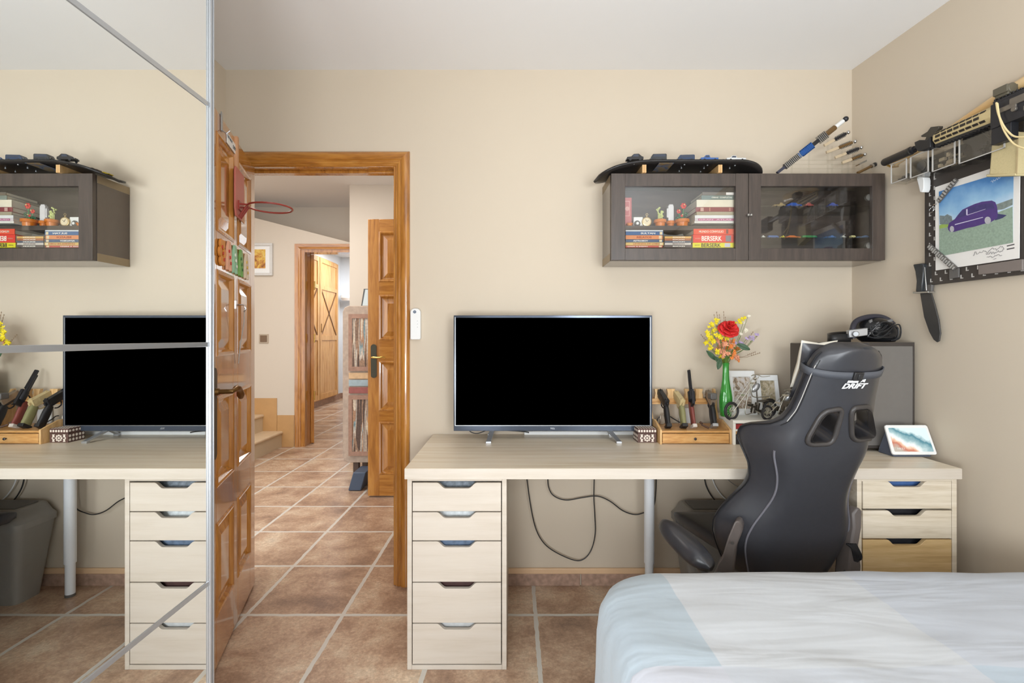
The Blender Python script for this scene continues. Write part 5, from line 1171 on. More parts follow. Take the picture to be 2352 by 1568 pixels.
flat(MB(), pz([(380,800),(380,1120),(1210,965),(1205,560),(1000,640),(560,770)], .0303)).build('printed_grass', pm('printed_grass', (146,164,146), rough=.4, var=.35, scale=140), ps, smooth=False)
flat(MB(), pz([(380,770),(380,810),(480,790),(560,740),(560,700)], .0305)).build('printed_verge', pm('printed_verge', (150,176,90), rough=.4, var=.2), ps, smooth=False)
flat(MB(), pz([(385,760),(385,660),(440,665),(470,645),(520,670),(530,740),(480,760)], .0306)).build('printed_house', pm('printed_house', (120,130,130), rough=.4, var=.5, scale=160), ps, smooth=False)
flat(MB(), pz([(1010,540),(1205,470),(1205,540),(1100,590),(1035,600)], .0306)).build('printed_building', pm('printed_building', (130,140,134), rough=.4, var=.4, scale=120), ps, smooth=False)
vn = flat(MB(), pz([(475,790),(490,745),(555,700),(600,640),(640,595),(700,565),(780,530),(860,505),(970,492),(1010,510),(1030,560),(1037,640),(1030,690),(960,735),(880,755),(780,785),(700,800),(545,845),(500,842),(480,820)], .0309)).build('printed_van', pm('printed_purple', (84,64,122), rough=.35, var=.15, scale=60), ps, smooth=False)
m = MB(); flat(m, pz([(582,690),(600,650),(645,605),(695,585),(690,655)], .0313)); flat(m, pz([(708,640),(712,578),(800,548),(900,525),(985,520),(1000,580),(880,605)], .0313)); m.build('van_windows', pm('printed_window', (74,66,112), rough=.3, var=.3, scale=80), vn, smooth=False)
m = MB(); flat(m, pz([(555,768),(870,684),(870,677),(555,758)], .0314)); flat(m, pz([(690,660),(900,590),(900,586),(690,655)], .0314)); flat(m, pz([(683,590),(697,586),(697,650),(683,655)], .0314)); m.build('van_highlights', pm('printed_white', (206,200,220)), vn, smooth=False)
m = MB()
for cx_, cy__, r_x, r_y in ((925,715,36,42),(522,812,24,34)): flat(m, pz([(cx_+r_x*cos(a), cy__+r_y*sin(a)) for a in [i*pi/8 for i in range(16)]], .0315))
m.build('van_wheels', pm('printed_wheel', (178,176,180), var=.3, scale=300), vn, smooth=False)
flat(MB(), pz([(1000,690),(1035,640),(1140,655),(1090,690),(1010,715)], .0307)).build('printed_shadow', pm('printed_shadow_blue', (66,66,104)), ps, smooth=False)
m = MB()
def scrib(m, x0, y0, x1, y1, amp, n, r=.0007, seed=1):
    rnd = random.Random(seed); pts = []
    for i in range(n): u = i/(n-1); pts.append(RW(*z7((x0+(x1-x0)*u, y0+(y1-y0)*u+amp*rnd.uniform(-1,1)))[0], .0300))
    m.tube(pts, r, 4)
scrib(m, 760, 1092, 1110, 1018, 22, 34, seed=2); scrib(m, 905, 1098, 1100, 1052, 18, 22, seed=3); scrib(m, 915, 1135, 1085, 1100, 12, 18, seed=4); scrib(m, 985, 1150, 1020, 1135, 10, 6, seed=5)
m.build('handwriting', pm('pencil_grey', (110,106,108)), ps)
m = MB(); scrib(m, 960, 290, 1080, 240, 25, 12, .0008, 7); m.build('signature', M_white, ps)
m = MB(); flat(m, pz([(1140,998),(1225,978),(1225,990),(1140,1010)], .0295)); flat(m, pz([(1140,1035),(1225,1018),(1225,1030),(1140,1047)], .0295)); m.build('printed_bars', pm('printed_dark', (80,76,78)), ps, smooth=False)
# ribbed grey straps across the poster corners
def strap(lab, a, b, w):
    A = RW(*z7(a)[0], .036); B = RW(*z7(b)[0], .036); d = B-A; n_ = d.cross(WN).normalized(); t = thing('ribbed_strap', lab, 'strap', (A+B)/2, group='ribbed rails across the poster corners')
    MB().obox((A+B)/2, d/2, n_*w/2, WN*.003).build('strap_body', pm('mid_grey_metal', (96,92,88), rough=.45, var=.2), t, bev=.0008)
    m = MB(); k = int(d.length/.010)
    for i in range(k): m.obox(A+d*(i+.5)/k+WN*.0045, d.normalized()*.0025, n_*w*.46*(1 if i % 2 else .6), WN*.0015)
    m.build('ribs', pm('pale_grey_metal', (168,164,158), rough=.45, var=.2), t)
strap('ribbed grey rail across the upper left corner of the van poster', (365,505), (575,250), .017); strap('ribbed grey rail across the lower left corner of the van poster', (262,1000), (560,1260), .019)
m = MB(); wprism(m, z7((505,1265),(612,1250),(612,1355),(505,1375)), .026, .006); tag(m.build('grey_clip', M_greypl, bev=.001), 'small grey clip below the poster at the bottom of the pegboard', 'clip')
m = MB(); wprism(m, z7((838,1222),(1340,1150),(1340,1275),(838,1328)), .026, .008); tag(m.build('grey_label_bar', pm('warm_grey_bar', (124,114,108), rough=.5), bev=.002), 'plain grey bar under the right part of the van poster', 'bar')
m = MB(); c = RW(*z7((290,600))[0], .032); m.tube(ring_pts(c, WU, Vector((0,0,1)), .009, 14), .0022, 6, closed=True); m.tube([c+Vector((0,0,.009)), RW(*z7((320,540))[0], .034), RW(*z7((350,530))[0], .030)], .0025); tag(m.build('silver_hook', M_chrome), 'silver hook at the left edge of the van poster', 'hook')
m = MB(); wprism(m, z8((632,1200),(650,1182),(712,1190),(722,1230),(718,1330),(700,1370),(672,1365),(655,1290)), .030, .03); tag(m.build('white_hook', M_white, bev=.002), 'white plastic hook under the leftmost clear box on the right wall', 'hook')
# clear boxes
m_bits = pm('mixed_dark_bits', (140,134,126), rough=.4, metal=.4, var=.5, scale=200)
for i, (D0, D1, lab) in enumerate(((2.035,1.962,'small clear plastic box at the far end of the row under the rifle'),(1.945,1.868,'clear plastic box with a round dark object, second in the row under the rifle'),(1.852,1.765,'clear plastic box with pale metal bits, third in the row under the rifle'),(1.75,1.60,'wide clear plastic box of black parts, nearest in the row under the rifle'))):
    t = thing('clear_box', lab, 'box', wallp(D1, 1.852, .06), group='clear boxes on the right wall'); z0, z1 = 1.852-.006*i, 1.935-.003*i
    m = MB(); e = .002; wbox(m, D0, D1, z0, z0+e, .028, .095); wbox(m, D0, D0-e, z0, z1, .028, .095); wbox(m, D1+e, D1, z0, z1, .028, .095); wbox(m, D0, D1, z0, z1, .093, .095); wbox(m, D0, D1, z0, z1, .028, .030)
    m.build('box_shell', M_acryl, t, smooth=False)
    m = MB(); 
    for a_, b_ in ((z0, z0+.003), (z1-.003, z1)): wbox(m, D0+.001, D1-.001, a_, b_, .0935, .0965)
    wbox(m, D0+.001, D0-.003, z0, z1, .0935, .0965); wbox(m, D1+.003, D1-.001, z0, z1, .0935, .0965)
    m.build('box_rim', pm('frosted_edge', (196,192,186), rough=.3), t)
    m = MB()
    if i == 1: c = wallp((D0+D1)/2, z0+.036, .07); m.cyl(c, c+WN*.012, .026, n=24); m.cyl(c+WN*.012, c+WN*.015, .019, n=24)
    else:
        rnd = random.Random(i)
        for q in range(26 if i else 8): c = wallp(D1+(D0-D1)*rnd.uniform(.15,.85), z0+.006+rnd.random()*.045*(1 if i else .5), .035+.05*rnd.random()); m.obox(c, WU*rnd.uniform(.003,.012), Vector((0,0,rnd.uniform(.002,.006))), WN*rnd.uniform(.002,.006))
    m.build('contents', [m_bits, pm('round_dark_metal', (70,68,66), rough=.4), pm('pale_metal_bits', (170,156,134), rough=.4, metal=.5, var=.3), M_gun][i], t)
# bat
A = RW(2056,376,.045); B = RW(2352,199,.045); d = B-A; bt = thing('wooden_bat', 'long pale wooden bat mounted behind the tan rifle on the right wall', 'bat', A)
m = MB(); L_ = d.length*1.5; dn = d.normalized(); m.lathe([(0,0),(.013,.001),(.0145,.006),(.011,.012),(.0105,.02),(.011,.12),(.014,.22),(.022,.33),(.028,.42),(.031,L_*.75),(.031,L_-.01),(.02,L_),(0,L_)], A, dn, 24); m.build('barrel', M_batwood, bt)
m = MB(); c = RW(2063,382,.02); m.tube([c, c+WN*.03+Vector((0,0,-.004)), c+WN*.05+Vector((0,0,.004))], .004); m.build('bat_hook', M_brass, bt)
# replica rifle
A = RW(2029,374,.105); B = RW(2292,257,.105); dn = (B-A).normalized(); up_ = WN.cross(dn).normalized(); up_ = up_ if up_.z > 0 else -up_
def RP(px, py, off=.105): return RW(px, py, off)
rf = thing('replica_rifle', 'replica rifle with tan slotted handguard and black suppressor mounted on the right wall', 'replica rifle', A)
s0, s1 = A, RP(2093,346); m = MB(); dd_ = (s1-s0).normalized(); m.lathe([(0,0),(.013,.001),(.0155,.006),(.0155,(s1-s0).length-.012),(.0165,(s1-s0).length-.010),(.0165,(s1-s0).length),(.006,(s1-s0).length+.002)], s0, dd_, 24); m.build('suppressor', pm('matt_dark_metal', (56,52,48), rough=.42, metal=.2), rf)
g0 = RP(2128,331); m = MB().cyl(s1, g0+dn*.05, .0085, n=16); m.cyl(s1+(g0-s1)*.05, s1+(g0-s1)*.22, .013, n=16); m.build('barrel', M_gun, rf)
h0, h1 = RP(2152,318), RP(2286,262)
m = MB(); n = 8; R0, R1 = .023, .029; hd_ = (h1-h0).normalized(); hu = WN.cross(hd_).normalized(); hu = hu if hu.z > 0 else -hu
ring0 = lambda c, r: [c+(hu*sin(2*pi*(i+.5)/n)+WN*cos(2*pi*(i+.5)/n)*.8)*r for i in range(n)]
rr0, rr1 = ring0(h0, R0), ring0(h1, R1); m.grid([rr0, rr1], True); m.add(rr0, [tuple(range(n))]); m.add(rr1, [tuple(range(n))[::-1]]); hg = m.build('handguard', M_tan, rf, bev=.001, angle=.3)
m = MB()
for row, (a_, cnt) in enumerate(((.72,8),(.05,7),(-.62,8))):
    for i in range(cnt):
        u = .07+.115*i+(.03 if row == 1 else 0); c = h0+(h1-h0)*u; r = R0+(R1-R0)*u
        nrm = (WN*cos(a_)*.8+hu*sin(a_)); side = nrm.cross(hd_).normalized(); m.obox(c+nrm.normalized()*r*.90*(.84 if row == 1 else .92), hd_*.0085, side*.0042, nrm.normalized()*.0022)
m.build('vent_slots', pm('slot_black', (44,38,34)), hg)
m = MB(); gbx = lambda a, b, off, w, h: m.obox((a+b)/2+hu*off, (b-a)/2, WN*w, hu*h)
gbx(h0, h1, -.028, .008, .005)
for i in range(16): c = h0+(h1-h0)*(i+.5)/16; m.obox(c-hu*.034, hd_*.003, WN*.008, hu*.0022)
m.build('lower_rail', M_blackpl, rf)
m = MB(); wprism(m, z8((630,830),(618,770),(680,742),(770,742),(812,700),(815,830),(740,862),(660,878)), .088, .034); m.build('gas_block', M_blackpl, rf, bev=.002)
m = MB(); wprism(m, z8((650,690),(730,640),(770,585),(872,573),(868,600),(800,690),(770,745),(690,762),(720,700),(660,705)), .095, .018); m.build('front_sight', pm('worn_black_metal', (74,70,64), rough=.4, metal=.4, var=.2), rf, bev=.0015)
m = MB(); ra = h1; rb_ = ra+hd_*.22
m.obox((ra+rb_)/2-hu*.012, (rb_-ra)/2, WN*.018, hu*.040); m.obox((ra+rb_)/2+hu*.034, (rb_-ra)/2, WN*.010, hu*.006)
for i in range(20): m.obox(ra+(rb_-ra)*(i+.5)/20+hu*.043, hd_*.003, WN*.010, hu*.003)
m.obox(ra+hd_*.03-hu*.075, hd_*.030, WN*.014, hu*.030)
m.build('receiver', M_gun, rf, bev=.0015)
m = MB(); 
for k, (a_, b_, c_, d_) in enumerate(((.03,.08,.004,-.012),(.06,.12,.02,-.004),(.10,.19,-.02,-.034))): m.obox(ra+hd_*(a_+b_)/2+WN*.019+hu*(c_+d_)/2, hd_*(b_-a_)/2, WN*.003, hu*abs(c_-d_)/2)
m.cyl(ra+hd_*.075+WN*.018-hu*.018, ra+hd_*.075+WN*.026-hu*.018, .008, n=12); m.build('receiver_details', pm('worn_steel_detail', (120,114,106), rough=.35, metal=.6, var=.2), rf, bev=.001)
m = MB(); c = RP(2309,208); m.obox(c, hd_*.022, WN*.020, hu*.012); m.cyl(c-hd_*.024, c+hd_*.024, .016, n=16); m.obox(c-hu*.014, hd_*.020, WN*.014, hu*.006); m.build('sight', pm('olive_black_cover', (92,86,72), rough=.5), rf, bev=.002)
m = MB(); c0 = rb_; m.cyl(c0-hu*.0, c0+hd_*.16, .014, n=14); m.obox(c0+hd_*.20-hu*.012, hd_*.05, WN*.016, hu*.045); m.obox(ra+hd_*.17-hu*.085, hd_*.016, WN*.013, hu*.045); m.build('stock_and_grip', M_blackpl, rf, bev=.003)
pc = thing('khaki_pouch', 'khaki canvas pouch hanging below the rifle over the poster corner', 'pouch', RW(2318,405,.10))
m = MB(); wprism(m, z8((1552,690),(1600,680),(1860,640),(1860,1150),(1515,1165)), .060, .030); m.build('bag', M_canvas, pc, bev=.004)
m = MB(); wprism(m, z8((1496,1158),(1860,1140),(1860,1172),(1500,1186)), .058, .036); m.build('hem', M_canvas, pc, bev=.002)
m = MB(); wprism(m, z8((1765,640),(1782,640),(1764,1150),(1746,1150)), .0905, .002); m.build('webbing', pm('khaki_webbing', (180,160,120), rough=.8), pc)
m = MB()
for pts in (((1508,290),(1530,420),(1590,560),(1660,650),(1740,700),(1900,705)), ((1520,300),(1540,440),(1590,600),(1660,720),(1740,800),(1900,860))): m.tube(spline([RW(*z8(p)[0], .135) for p in pts], 6), .0028)
tag(m.build('cream_cord', M_cord), 'pair of cream cords looped over the rifle and the khaki pouch', 'cord')
m = MB(); wprism(m, z8((1190,690),(1330,620),(1500,600),(1530,760),(1500,800),(1420,830),(1400,960),(1330,980),(1340,880),(1280,800),(1200,780)), .034, .030)
for q in range(5): m.tube(spline([RW(*z8((1330+30*q, 620+12*q))[0], .07), RW(*z8((1420+12*q, 700+20*q))[0], .078), RW(*z8((1500, 660+30*q))[0], .07)], 4), .003)
tag(m.build('black_hanging_gear', M_blackpl, bev=.002), 'tangle of black plastic gear hanging between clear boxes and rifle', 'gear')
# knife
kn = thing('fixed_blade_knife', 'dark knife with tapered matt blade mounted point down left of the pegboard', 'knife', RW(2158,785,.02))
wprism(MB(), z7((135,1212),(240,1198),(260,1206),(250,1350),(236,1520),(165,1520),(175,1400),(160,1290)), .015, .022).build('handle', pm('glossy_black_handle', (52,54,56), rough=.22, var=.3, scale=120), kn, bev=.004)
wprism(MB(), z7((245,1212),(330,1200),(334,1380),(322,1515),(240,1520)), .012, .012).build('sheath_clip', M_greypl, kn, bev=.003)
m = MB(); wprism(m, z7((155,1520),(335,1512),(333,1532),(157,1540)), .010, .030); m.tube([RW(*z7((215,1240))[0], .040), RW(*z7((235,1505))[0], .040)], .0022); m.build('guard', M_steel, kn, bev=.001)
wprism(MB(), [(2116,674),(2141,671),(2150,700),(2159,735),(2163,765),(2160,783),(2155,786),(2147,780),(2137,762),(2125,728)], .018, .006).build('blade', pm('matt_grey_blade', (72,70,68), rough=.5, metal=.3), kn, bev=.0018)

# ================================================================ COMPUTER, HEADSET, SMART DISPLAY
D = 2.0; px0, px1 = tx(1878,D), 1.660
pcx = thing('computer_case', 'black computer case with tinted side panel on the desk behind the chair', 'computer', ((px0+px1)/2, 2.1, DZ)); zt = zy(786,D)
m = MB(); m.box(px0, px1, D+.004, D+.20, DZ+.012, zt-.004).box(px0+.01, px0+.04, D+.02, D+.18, DZ, DZ+.012).box(px1-.04, px1-.01, D+.02, D+.18, DZ, DZ+.012); m.build('case_body', pm('dark_brown_black_metal', (72,66,62), rough=.4, metal=.2), pcx, bev=.003)
m = MB(); fw = .016; m.box(px0, px1, D-.001, D+.004, zt-fw, zt).box(px0, px0+fw*.7, D-.001, D+.004, DZ+.012, zt-fw).box(px1-fw*.5, px1, D-.001, D+.004, DZ+.012, zt-fw).box(px0+fw*.7, px1-fw*.5, D-.001, D+.004, DZ+.012, DZ+.025); m.build('panel_frame', pm('dark_brown_black_metal', (72,66,62)), pcx, bev=.001)
MB().box(px0+fw*.7, px1-fw*.5, D, D+.003, DZ+.025, zt-fw).build('side_panel', pm('tinted_grey_glass', (112,108,104), rough=.16, spec=.8, var=.05), pcx)
hs = thing('vr_headset', 'black headset with silver hinge and wires lying on the computer case', 'headset', (tx(1985,2.08), 2.08, zt))
def H4(x, y, D_=2.07): return P(1800+.2551*x, 700+.2551*y, D_)
m = MB(); lp = [H4(398,262,2.04), H4(430,246,2.09), H4(510,232,2.13), H4(600,222,2.14)]; rowsb = []
lo = spline([H4(600,262,2.03), H4(520,262,2.015), H4(440,268,2.02), H4(400,262,2.05), H4(420,250,2.10), H4(520,240,2.13), H4(620,240,2.13)], 6)
m.grid([[p+Vector((0,0,.0)) for p in lo], [p-Vector((0,0,.034)) for p in lo]]); m.build('strap', M_blackpl, hs, solid=.006)
m = MB(); c = H4(830,240,2.08); m.sph(c, .088, .075, .062, 20, 12, Matrix.Rotation(R(12), 3, 'Y'))
for p in range(len(m.v)): m.v[p].z = max(m.v[p].z, zt+.001)
m.build('dome', pm('glossy_black', (30,30,32), rough=.15, var=.3, scale=90), hs)
m = MB(); m.tube(spline([H4(625,300,2.03), H4(620,220,2.03), H4(650,150,2.05), H4(740,112,2.06), H4(850,104,2.07), H4(930,130,2.07), H4(990,180,2.06)], 6), .011, 10); m.build('head_band', pm('dark_blue_grey_band', (60,58,66), rough=.4), hs)
m = MB(); a, b = H4(575,262,2.02), H4(745,240,2.01); m.obox((a+b)/2, (b-a)/2, Vector((0,.010,0)), Vector((0,0,.016))); m.cyl(H4(650,262,2.005), H4(650,262,1.995), .012, n=16); m.build('hinge', M_alu, hs, bev=.003)
m = MB(); rnd = random.Random(5)
for q in range(7): m.tube(spline([H4(rnd.uniform(740,800), rnd.uniform(180,290), 2.005), H4(rnd.uniform(820,900), rnd.uniform(130,300), 1.99), H4(rnd.uniform(920,1000), rnd.uniform(150,300), 2.0)], 6), .003)
for r0 in (0, 22): m.tube(spline([H4(985-r0,190,2.02), H4(1040-r0,178+r0,2.02), H4(1056-r0,240,2.02), H4(1040-r0,300,2.02), H4(985-r0,322,2.02)], 6), .0028)
m.build('wires', pm('glossy_black_wire', (40,40,42), rough=.25), hs)
m = MB(); 
for q in range(7): c = H4(rnd.uniform(780,960), rnd.uniform(140,280), 2.0); MB().obox(c, (rnd.uniform(.004,.012),0,.003), (0,.003,0), (-.001,0,rnd.uniform(.002,.005))).build('clip', pm('mid_grey_clip', (120,120,122), rough=.3, metal=.3), hs)
sd = thing('smart_display', 'white framed smart display with a beach picture on the right end of the desk', 'smart display', (1.58, 1.93, DZ))
bl, br_, tl, tr = Vector((1.492,1.900,.748)), Vector((1.668,1.900,.748)), Vector((1.492,1.942,.857)), Vector((1.662,1.942,.857))
nd = (br_-bl).cross(tl-bl).normalized()
def SQ(u, v, o=0): return bl*(1-u)*(1-v)+br_*u*(1-v)+tl*(1-u)*v+tr*u*v+nd*o
def rquad(u0, u1, v0, v1, cr, o):
    out = []
    for cu_, cv_, a0 in ((u1-cr, v1-cr*1.5, 0), (u0+cr, v1-cr*1.5, 90), (u0+cr, v0+cr*1.5, 180), (u1-cr, v0+cr*1.5, 270)):
        for q in range(6): a = R(a0+18*q); out.append(SQ(cu_+cr*cos(a), cv_+cr*1.5*sin(a), o))
    return out
MB().prism(rquad(0,1,0,1,.05,0), -nd*.008).build('frame', M_white, sd, bev=.0015)
def sea_mat():
    m_, nt, b = _nt('aerial_beach_picture'); N = nt.nodes; L = nt.links; g = N.new('ShaderNodeNewGeometry'); s = N.new('ShaderNodeSeparateXYZ'); L.new(g.outputs['Position'], s.inputs[0])
    n = N.new('ShaderNodeTexNoise'); n.inputs['Scale'].default_value = 22; n.inputs['Detail'].default_value = 6; L.new(g.outputs['Position'], n.inputs['Vector'])
    a = N.new('ShaderNodeMath'); a.operation = 'MULTIPLY_ADD'; a.inputs[1].default_value = 6.5; a.inputs[2].default_value = -6.5*.80+.5; L.new(s.outputs['Z'], a.inputs[0])
    x = N.new('ShaderNodeMath'); x.operation = 'MULTIPLY_ADD'; x.inputs[1].default_value = 3.0; x.inputs[2].default_value = -3.0*1.58; L.new(s.outputs['X'], x.inputs[0])
    c = N.new('ShaderNodeMath'); c.operation = 'ADD'; L.new(a.outputs[0], c.inputs[0]); L.new(x.outputs[0], c.inputs[1])
    d = N.new('ShaderNodeMath'); d.operation = 'MULTIPLY_ADD'; d.inputs[1].default_value = .45; L.new(n.outputs[0], d.inputs[0]); L.new(c.outputs[0], d.inputs[2])
    r = ramp(N, [(.30, S((170,160,150))), (.42, S((176,104,84))), (.50, S((206,170,146))), (.58, S((226,226,222))), (.70, S((150,176,180))), (.85, S((70,120,134))), (.95, S((196,214,216)))])
    L.new(d.outputs[0], r.inputs[0]); L.new(r.outputs[0], b.inputs['Base Color']); L.new(r.outputs[0], b.inputs['Emission Color']); b.inputs['Emission Strength'].default_value = .35; b.inputs['Roughness'].default_value = .2; return m_
MB().prism(rquad(.06,.94,.10,.90,.02,.0004), nd*.0004).build('screen', sea_mat(), sd, smooth=False)
tm = MB(); text_mb(tm, '10:21', SQ(.14,.17,.001), (br_-bl), (tl-bl), .007, .028, .0003); tm.build('clock_digits', M_white, sd)
m = MB(); m.prism([Vector((1.50,y,z)) for y, z in ((1.905,DZ),(1.99,DZ),(1.985,DZ+.02),(1.952,DZ+.095),(1.944,DZ+.095),(1.911,DZ+.012))], (.15,0,0)); m.build('fabric_base', pm('slate_fabric', (84,90,104), rough=.8, var=.15, scale=300, bump=.1), sd, bev=.006)
# ================================================================ BED
def bed_mat():
    m_, nt, b = _nt('checked_duvet_cotton'); N = nt.nodes; L = nt.links; g = N.new('ShaderNodeNewGeometry'); s = N.new('ShaderNodeSeparateXYZ'); L.new(g.outputs['Position'], s.inputs[0])
    n0 = N.new('ShaderNodeTexNoise'); n0.inputs['Scale'].default_value = 3; L.new(g.outputs['Position'], n0.inputs['Vector'])
    def gt(sock, thr, amp=.01):
        a = N.new('ShaderNodeMath'); a.operation = 'MULTIPLY_ADD'; a.inputs[1].default_value = amp; L.new(n0.outputs[0], a.inputs[0]); L.new(sock, a.inputs[2])
        c = N.new('ShaderNodeMapRange'); c.inputs['From Min'].default_value = thr-.0012+amp/2; c.inputs['From Max'].default_value = thr+.0012+amp/2; L.new(a.outputs[0], c.inputs[0]); return c.outputs[0]
    xa_, xb_, yc = gt(s.outputs['X'], .408), gt(s.outputs['X'], .902), gt(s.outputs['Y'], .945, .05)
    def mix(f, A, B):
        m = N.new('ShaderNodeMix'); m.data_type = 'RGBA'; L.new(f, m.inputs['Factor'])
        for k, v in (('A',A),('B',B)):
            if isinstance(v, tuple): m.inputs[k].default_value = v
            else: L.new(v, m.inputs[k])
        return m.outputs['Result']
    far = mix(xb_, mix(xa_, S((174,186,195)), S((196,199,203))), S((188,193,202)))
    near = mix(xb_, mix(xa_, S((192,194,202)), S((189,193,200))), S((174,186,197)))
    col = mix(yc, near, far); L.new(col, b.inputs['Base Color']); b.inputs['Roughness'].default_value = .85; b.inputs['Sheen Weight'].default_value = .15
    mp = N.new('ShaderNodeMapping'); mp.inputs['Scale'].default_value = (1.1,5,3); L.new(g.outputs['Position'], mp.inputs[0])
    n1 = N.new('ShaderNodeTexNoise'); n1.inputs['Scale'].default_value = 2.0; n1.inputs['Detail'].default_value = 2.5; n1.inputs['Distortion'].default_value = .7; L.new(mp.outputs[0], n1.inputs['Vector'])
    n2 = N.new('ShaderNodeTexNoise'); n2.inputs['Scale'].default_value = 35; n2.inputs['Detail'].default_value = 6; L.new(g.outputs['Position'], n2.inputs['Vector'])
    ad = N.new('ShaderNodeMath'); ad.operation = 'MULTIPLY_ADD'; ad.inputs[1].default_value = .03; L.new(n2.outputs[0], ad.inputs[0]); L.new(n1.outputs[0], ad.inputs[2])
    bp = N.new('ShaderNodeBump'); bp.inputs['Strength'].default_value = .6; bp.inputs['Distance'].default_value = .014; L.new(ad.outputs[0], bp.inputs['Height']); L.new(bp.outputs[0], b.inputs['Normal']); return m_
from mathutils import noise
BX0, BX1, BY0, BY1, BZT = .212, 1.735, -1.0, 1.392, .563
def rrect(inset, z, cr=.17, n=20):
    x0_, x1_, y0_, y1_ = BX0+inset, BX1-.05-inset*.3, BY0+inset, BY1-inset; c = max(.02, cr-inset*.6); out = []
    cs = [(x1_-.02, y1_-.02, 0, .02), (x0_+c, y1_-c, 90, c), (x0_+c, y0_+c, 180, c), (x1_-.02, y0_+.02, 270, .02)]
    pts = []
    for cx_, cy__, a0, rr_ in cs:
        for q in range(n+1): a = R(a0+90*q/n); pts.append((cx_+rr_*cos(a), cy__+rr_*sin(a)))
    # resample evenly
    import bisect
    P_ = pts+[pts[0]]; cum = [0]
    for i in range(len(P_)-1): cum.append(cum[-1]+math.dist(P_[i], P_[i+1]))
    K = 300
    for k in range(K):
        t = cum[-1]*k/K; i = min(bisect.bisect_right(cum, t)-1, len(P_)-2); f = (t-cum[i])/max(1e-9, cum[i+1]-cum[i])
        x, y = P_[i][0]+(P_[i+1][0]-P_[i][0])*f, P_[i][1]+(P_[i+1][1]-P_[i][1])*f
        zz = z
        if z < .54:
            k_ = (.54-z)/.5; ph = x*31-y*27; o = .010*k_*sin(ph+2*sin(y*7))+.006*k_*sin(2.3*ph); x -= o; y += o*.6
        zz += .006*noise.noise(Vector((x*2.2, y*7, 1)))*(1 if z > .5 else .3)+.004*noise.noise(Vector((x*7, y*16, 3)))*(1 if z > .54 else 0)
        out.append(Vector((x, y, zz)))
    return out
loops = [rrect(-.012,.06), rrect(-.010,.18), rrect(-.006,.30), rrect(-.002,.40), rrect(.0,.46), rrect(.006,.505), rrect(.022,.538), rrect(.045,.554), rrect(.075,.560)]
loops += [rrect(.075+.03*i, BZT) for i in range(1, 21)]
m = MB(); m.grid(loops, True); last = loops[-1]; K = len(last)
c = sum(last, Vector((0,0,0)))/K; m.add(last+[c], [(i, (i+1) % K, K) for i in range(K)])
dv = m.build('duvet', bed_mat()); tag(dv, 'white and pale blue colour-blocked duvet spread over the bed in the foreground', 'duvet')
bd_ = thing('bed', 'bed under the pale duvet, hidden down to its base', 'bed', (.98, .2, 0))
MB().box(.30, 1.64, -.92, 1.28, .26, .50).build('mattress', M_white, bd_, bev=.03); MB().box(.30, 1.64, -.92, 1.28, .06, .255).build('bed_base', M_oakface, bd_, bev=.005)
m = MB()
for x_ in (.34, 1.60):
    for y_ in (-.88, 1.24): MB().box(x_-.025, x_+.025, y_-.025, y_+.025, 0, .06).build('leg', M_blackpl, bd_)

# ================================================================ GAMING CHAIR
ch = thing('gaming_chair', 'black leather gaming chair with slotted backrest, turned away between the bed and the desk', 'chair', (.92, 1.80, 0))
T0 = P(1968,800,1.42); B0 = P(1824,1300,1.68); upc = (T0-B0).normalized()
hd = math.radians(7.3); rc_ = Vector((cos(hd), sin(hd), 0)); rc_ = (rc_-upc*rc_.dot(upc)).normalized(); nc = upc.cross(rc_).normalized()
def C(u, v, w): return B0+rc_*u+upc*v+nc*w
def inv(px, py, w):
    o = Vector((0,0,H)); d = Vector(((px-CX)/F, 1, -(py-CY)/F)); t = (B0.dot(nc)+w-o.dot(nc))/d.dot(nc); p = o+d*t-B0; return p.dot(rc_), p.dot(upc)
WT = [(-.07,.185),(-.03,.21),(.03,.238),(.075,.255),(.12,.257),(.17,.241),(.22,.211),(.27,.186),(.315,.178),(.36,.186),(.40,.203),(.44,.221),(.475,.220),(.505,.205),(.53,.180),(.56,.155),(.60,.140),(.64,.132),(.68,.127),(.72,.122),(.75,.117),(.778,.106),(.798,.086),(.810,.058),(.815,.028)]
WD = [(-.07,.08),(0,.10),(.12,.11),(.22,.10),(.30,.08),(.36,.09),(.44,.13),(.475,.13),(.505,.10),(.53,.05),(.56,.025),(.60,.018),(.81,.012)]
def lerp(T, v):
    if v <= T[0][0]: return T[0][1]
    for (a, b), (c, d) in zip(T, T[1:]):
        if v <= c: return b+(d-b)*(v-a)/(c-a)
    return T[-1][1]
def slerp(T, v):                            # smooth version used by piping and straps
    return sum(lerp(T, v+d)*w for d, w in ((-.024,.1),(-.012,.2),(0,.4),(.012,.2),(.024,.1)))
def wbs(s, v):
    a = abs(s); k = max(0, (a-.58)/.42); return slerp(WD, v)*k**1.35-.022*(1-s*s)
def wback(s, v):
    a = abs(s); k = max(0, (a-.58)/.42); return lerp(WD, v)*k**1.35-.022*(1-s*s)
def wfront(s, v): return wback(s, v)+.030+.035*(1-abs(s)**3)
SS = [-1,-.93,-.84,-.74,-.64,-.52,-.36,-.18,0,.18,.36,.52,.64,.74,.84,.93,1]
rows_ = []
for v, W_ in WT:
    bk = [C(W_*s, v, wback(s, v)) for s in SS]; fr = [C(W_*s*.985, v, wfront(s, v)) for s in reversed(SS)]
    rows_.append(bk+fr)
m = MB(); m.grid(rows_, True); n = len(rows_[0])
def cap(row, flip):
    k = len(SS); fs = []
    for i in range(k-1):
        f = (i, i+1, 2*k-2-i, 2*k-1-i); fs.append(f if flip else f[::-1])
    m.add(row, fs)
cap(rows_[0], False); cap(rows_[-1], True)
bo = m.build('backrest', M_leather, ch, smooth=True)
import bmesh
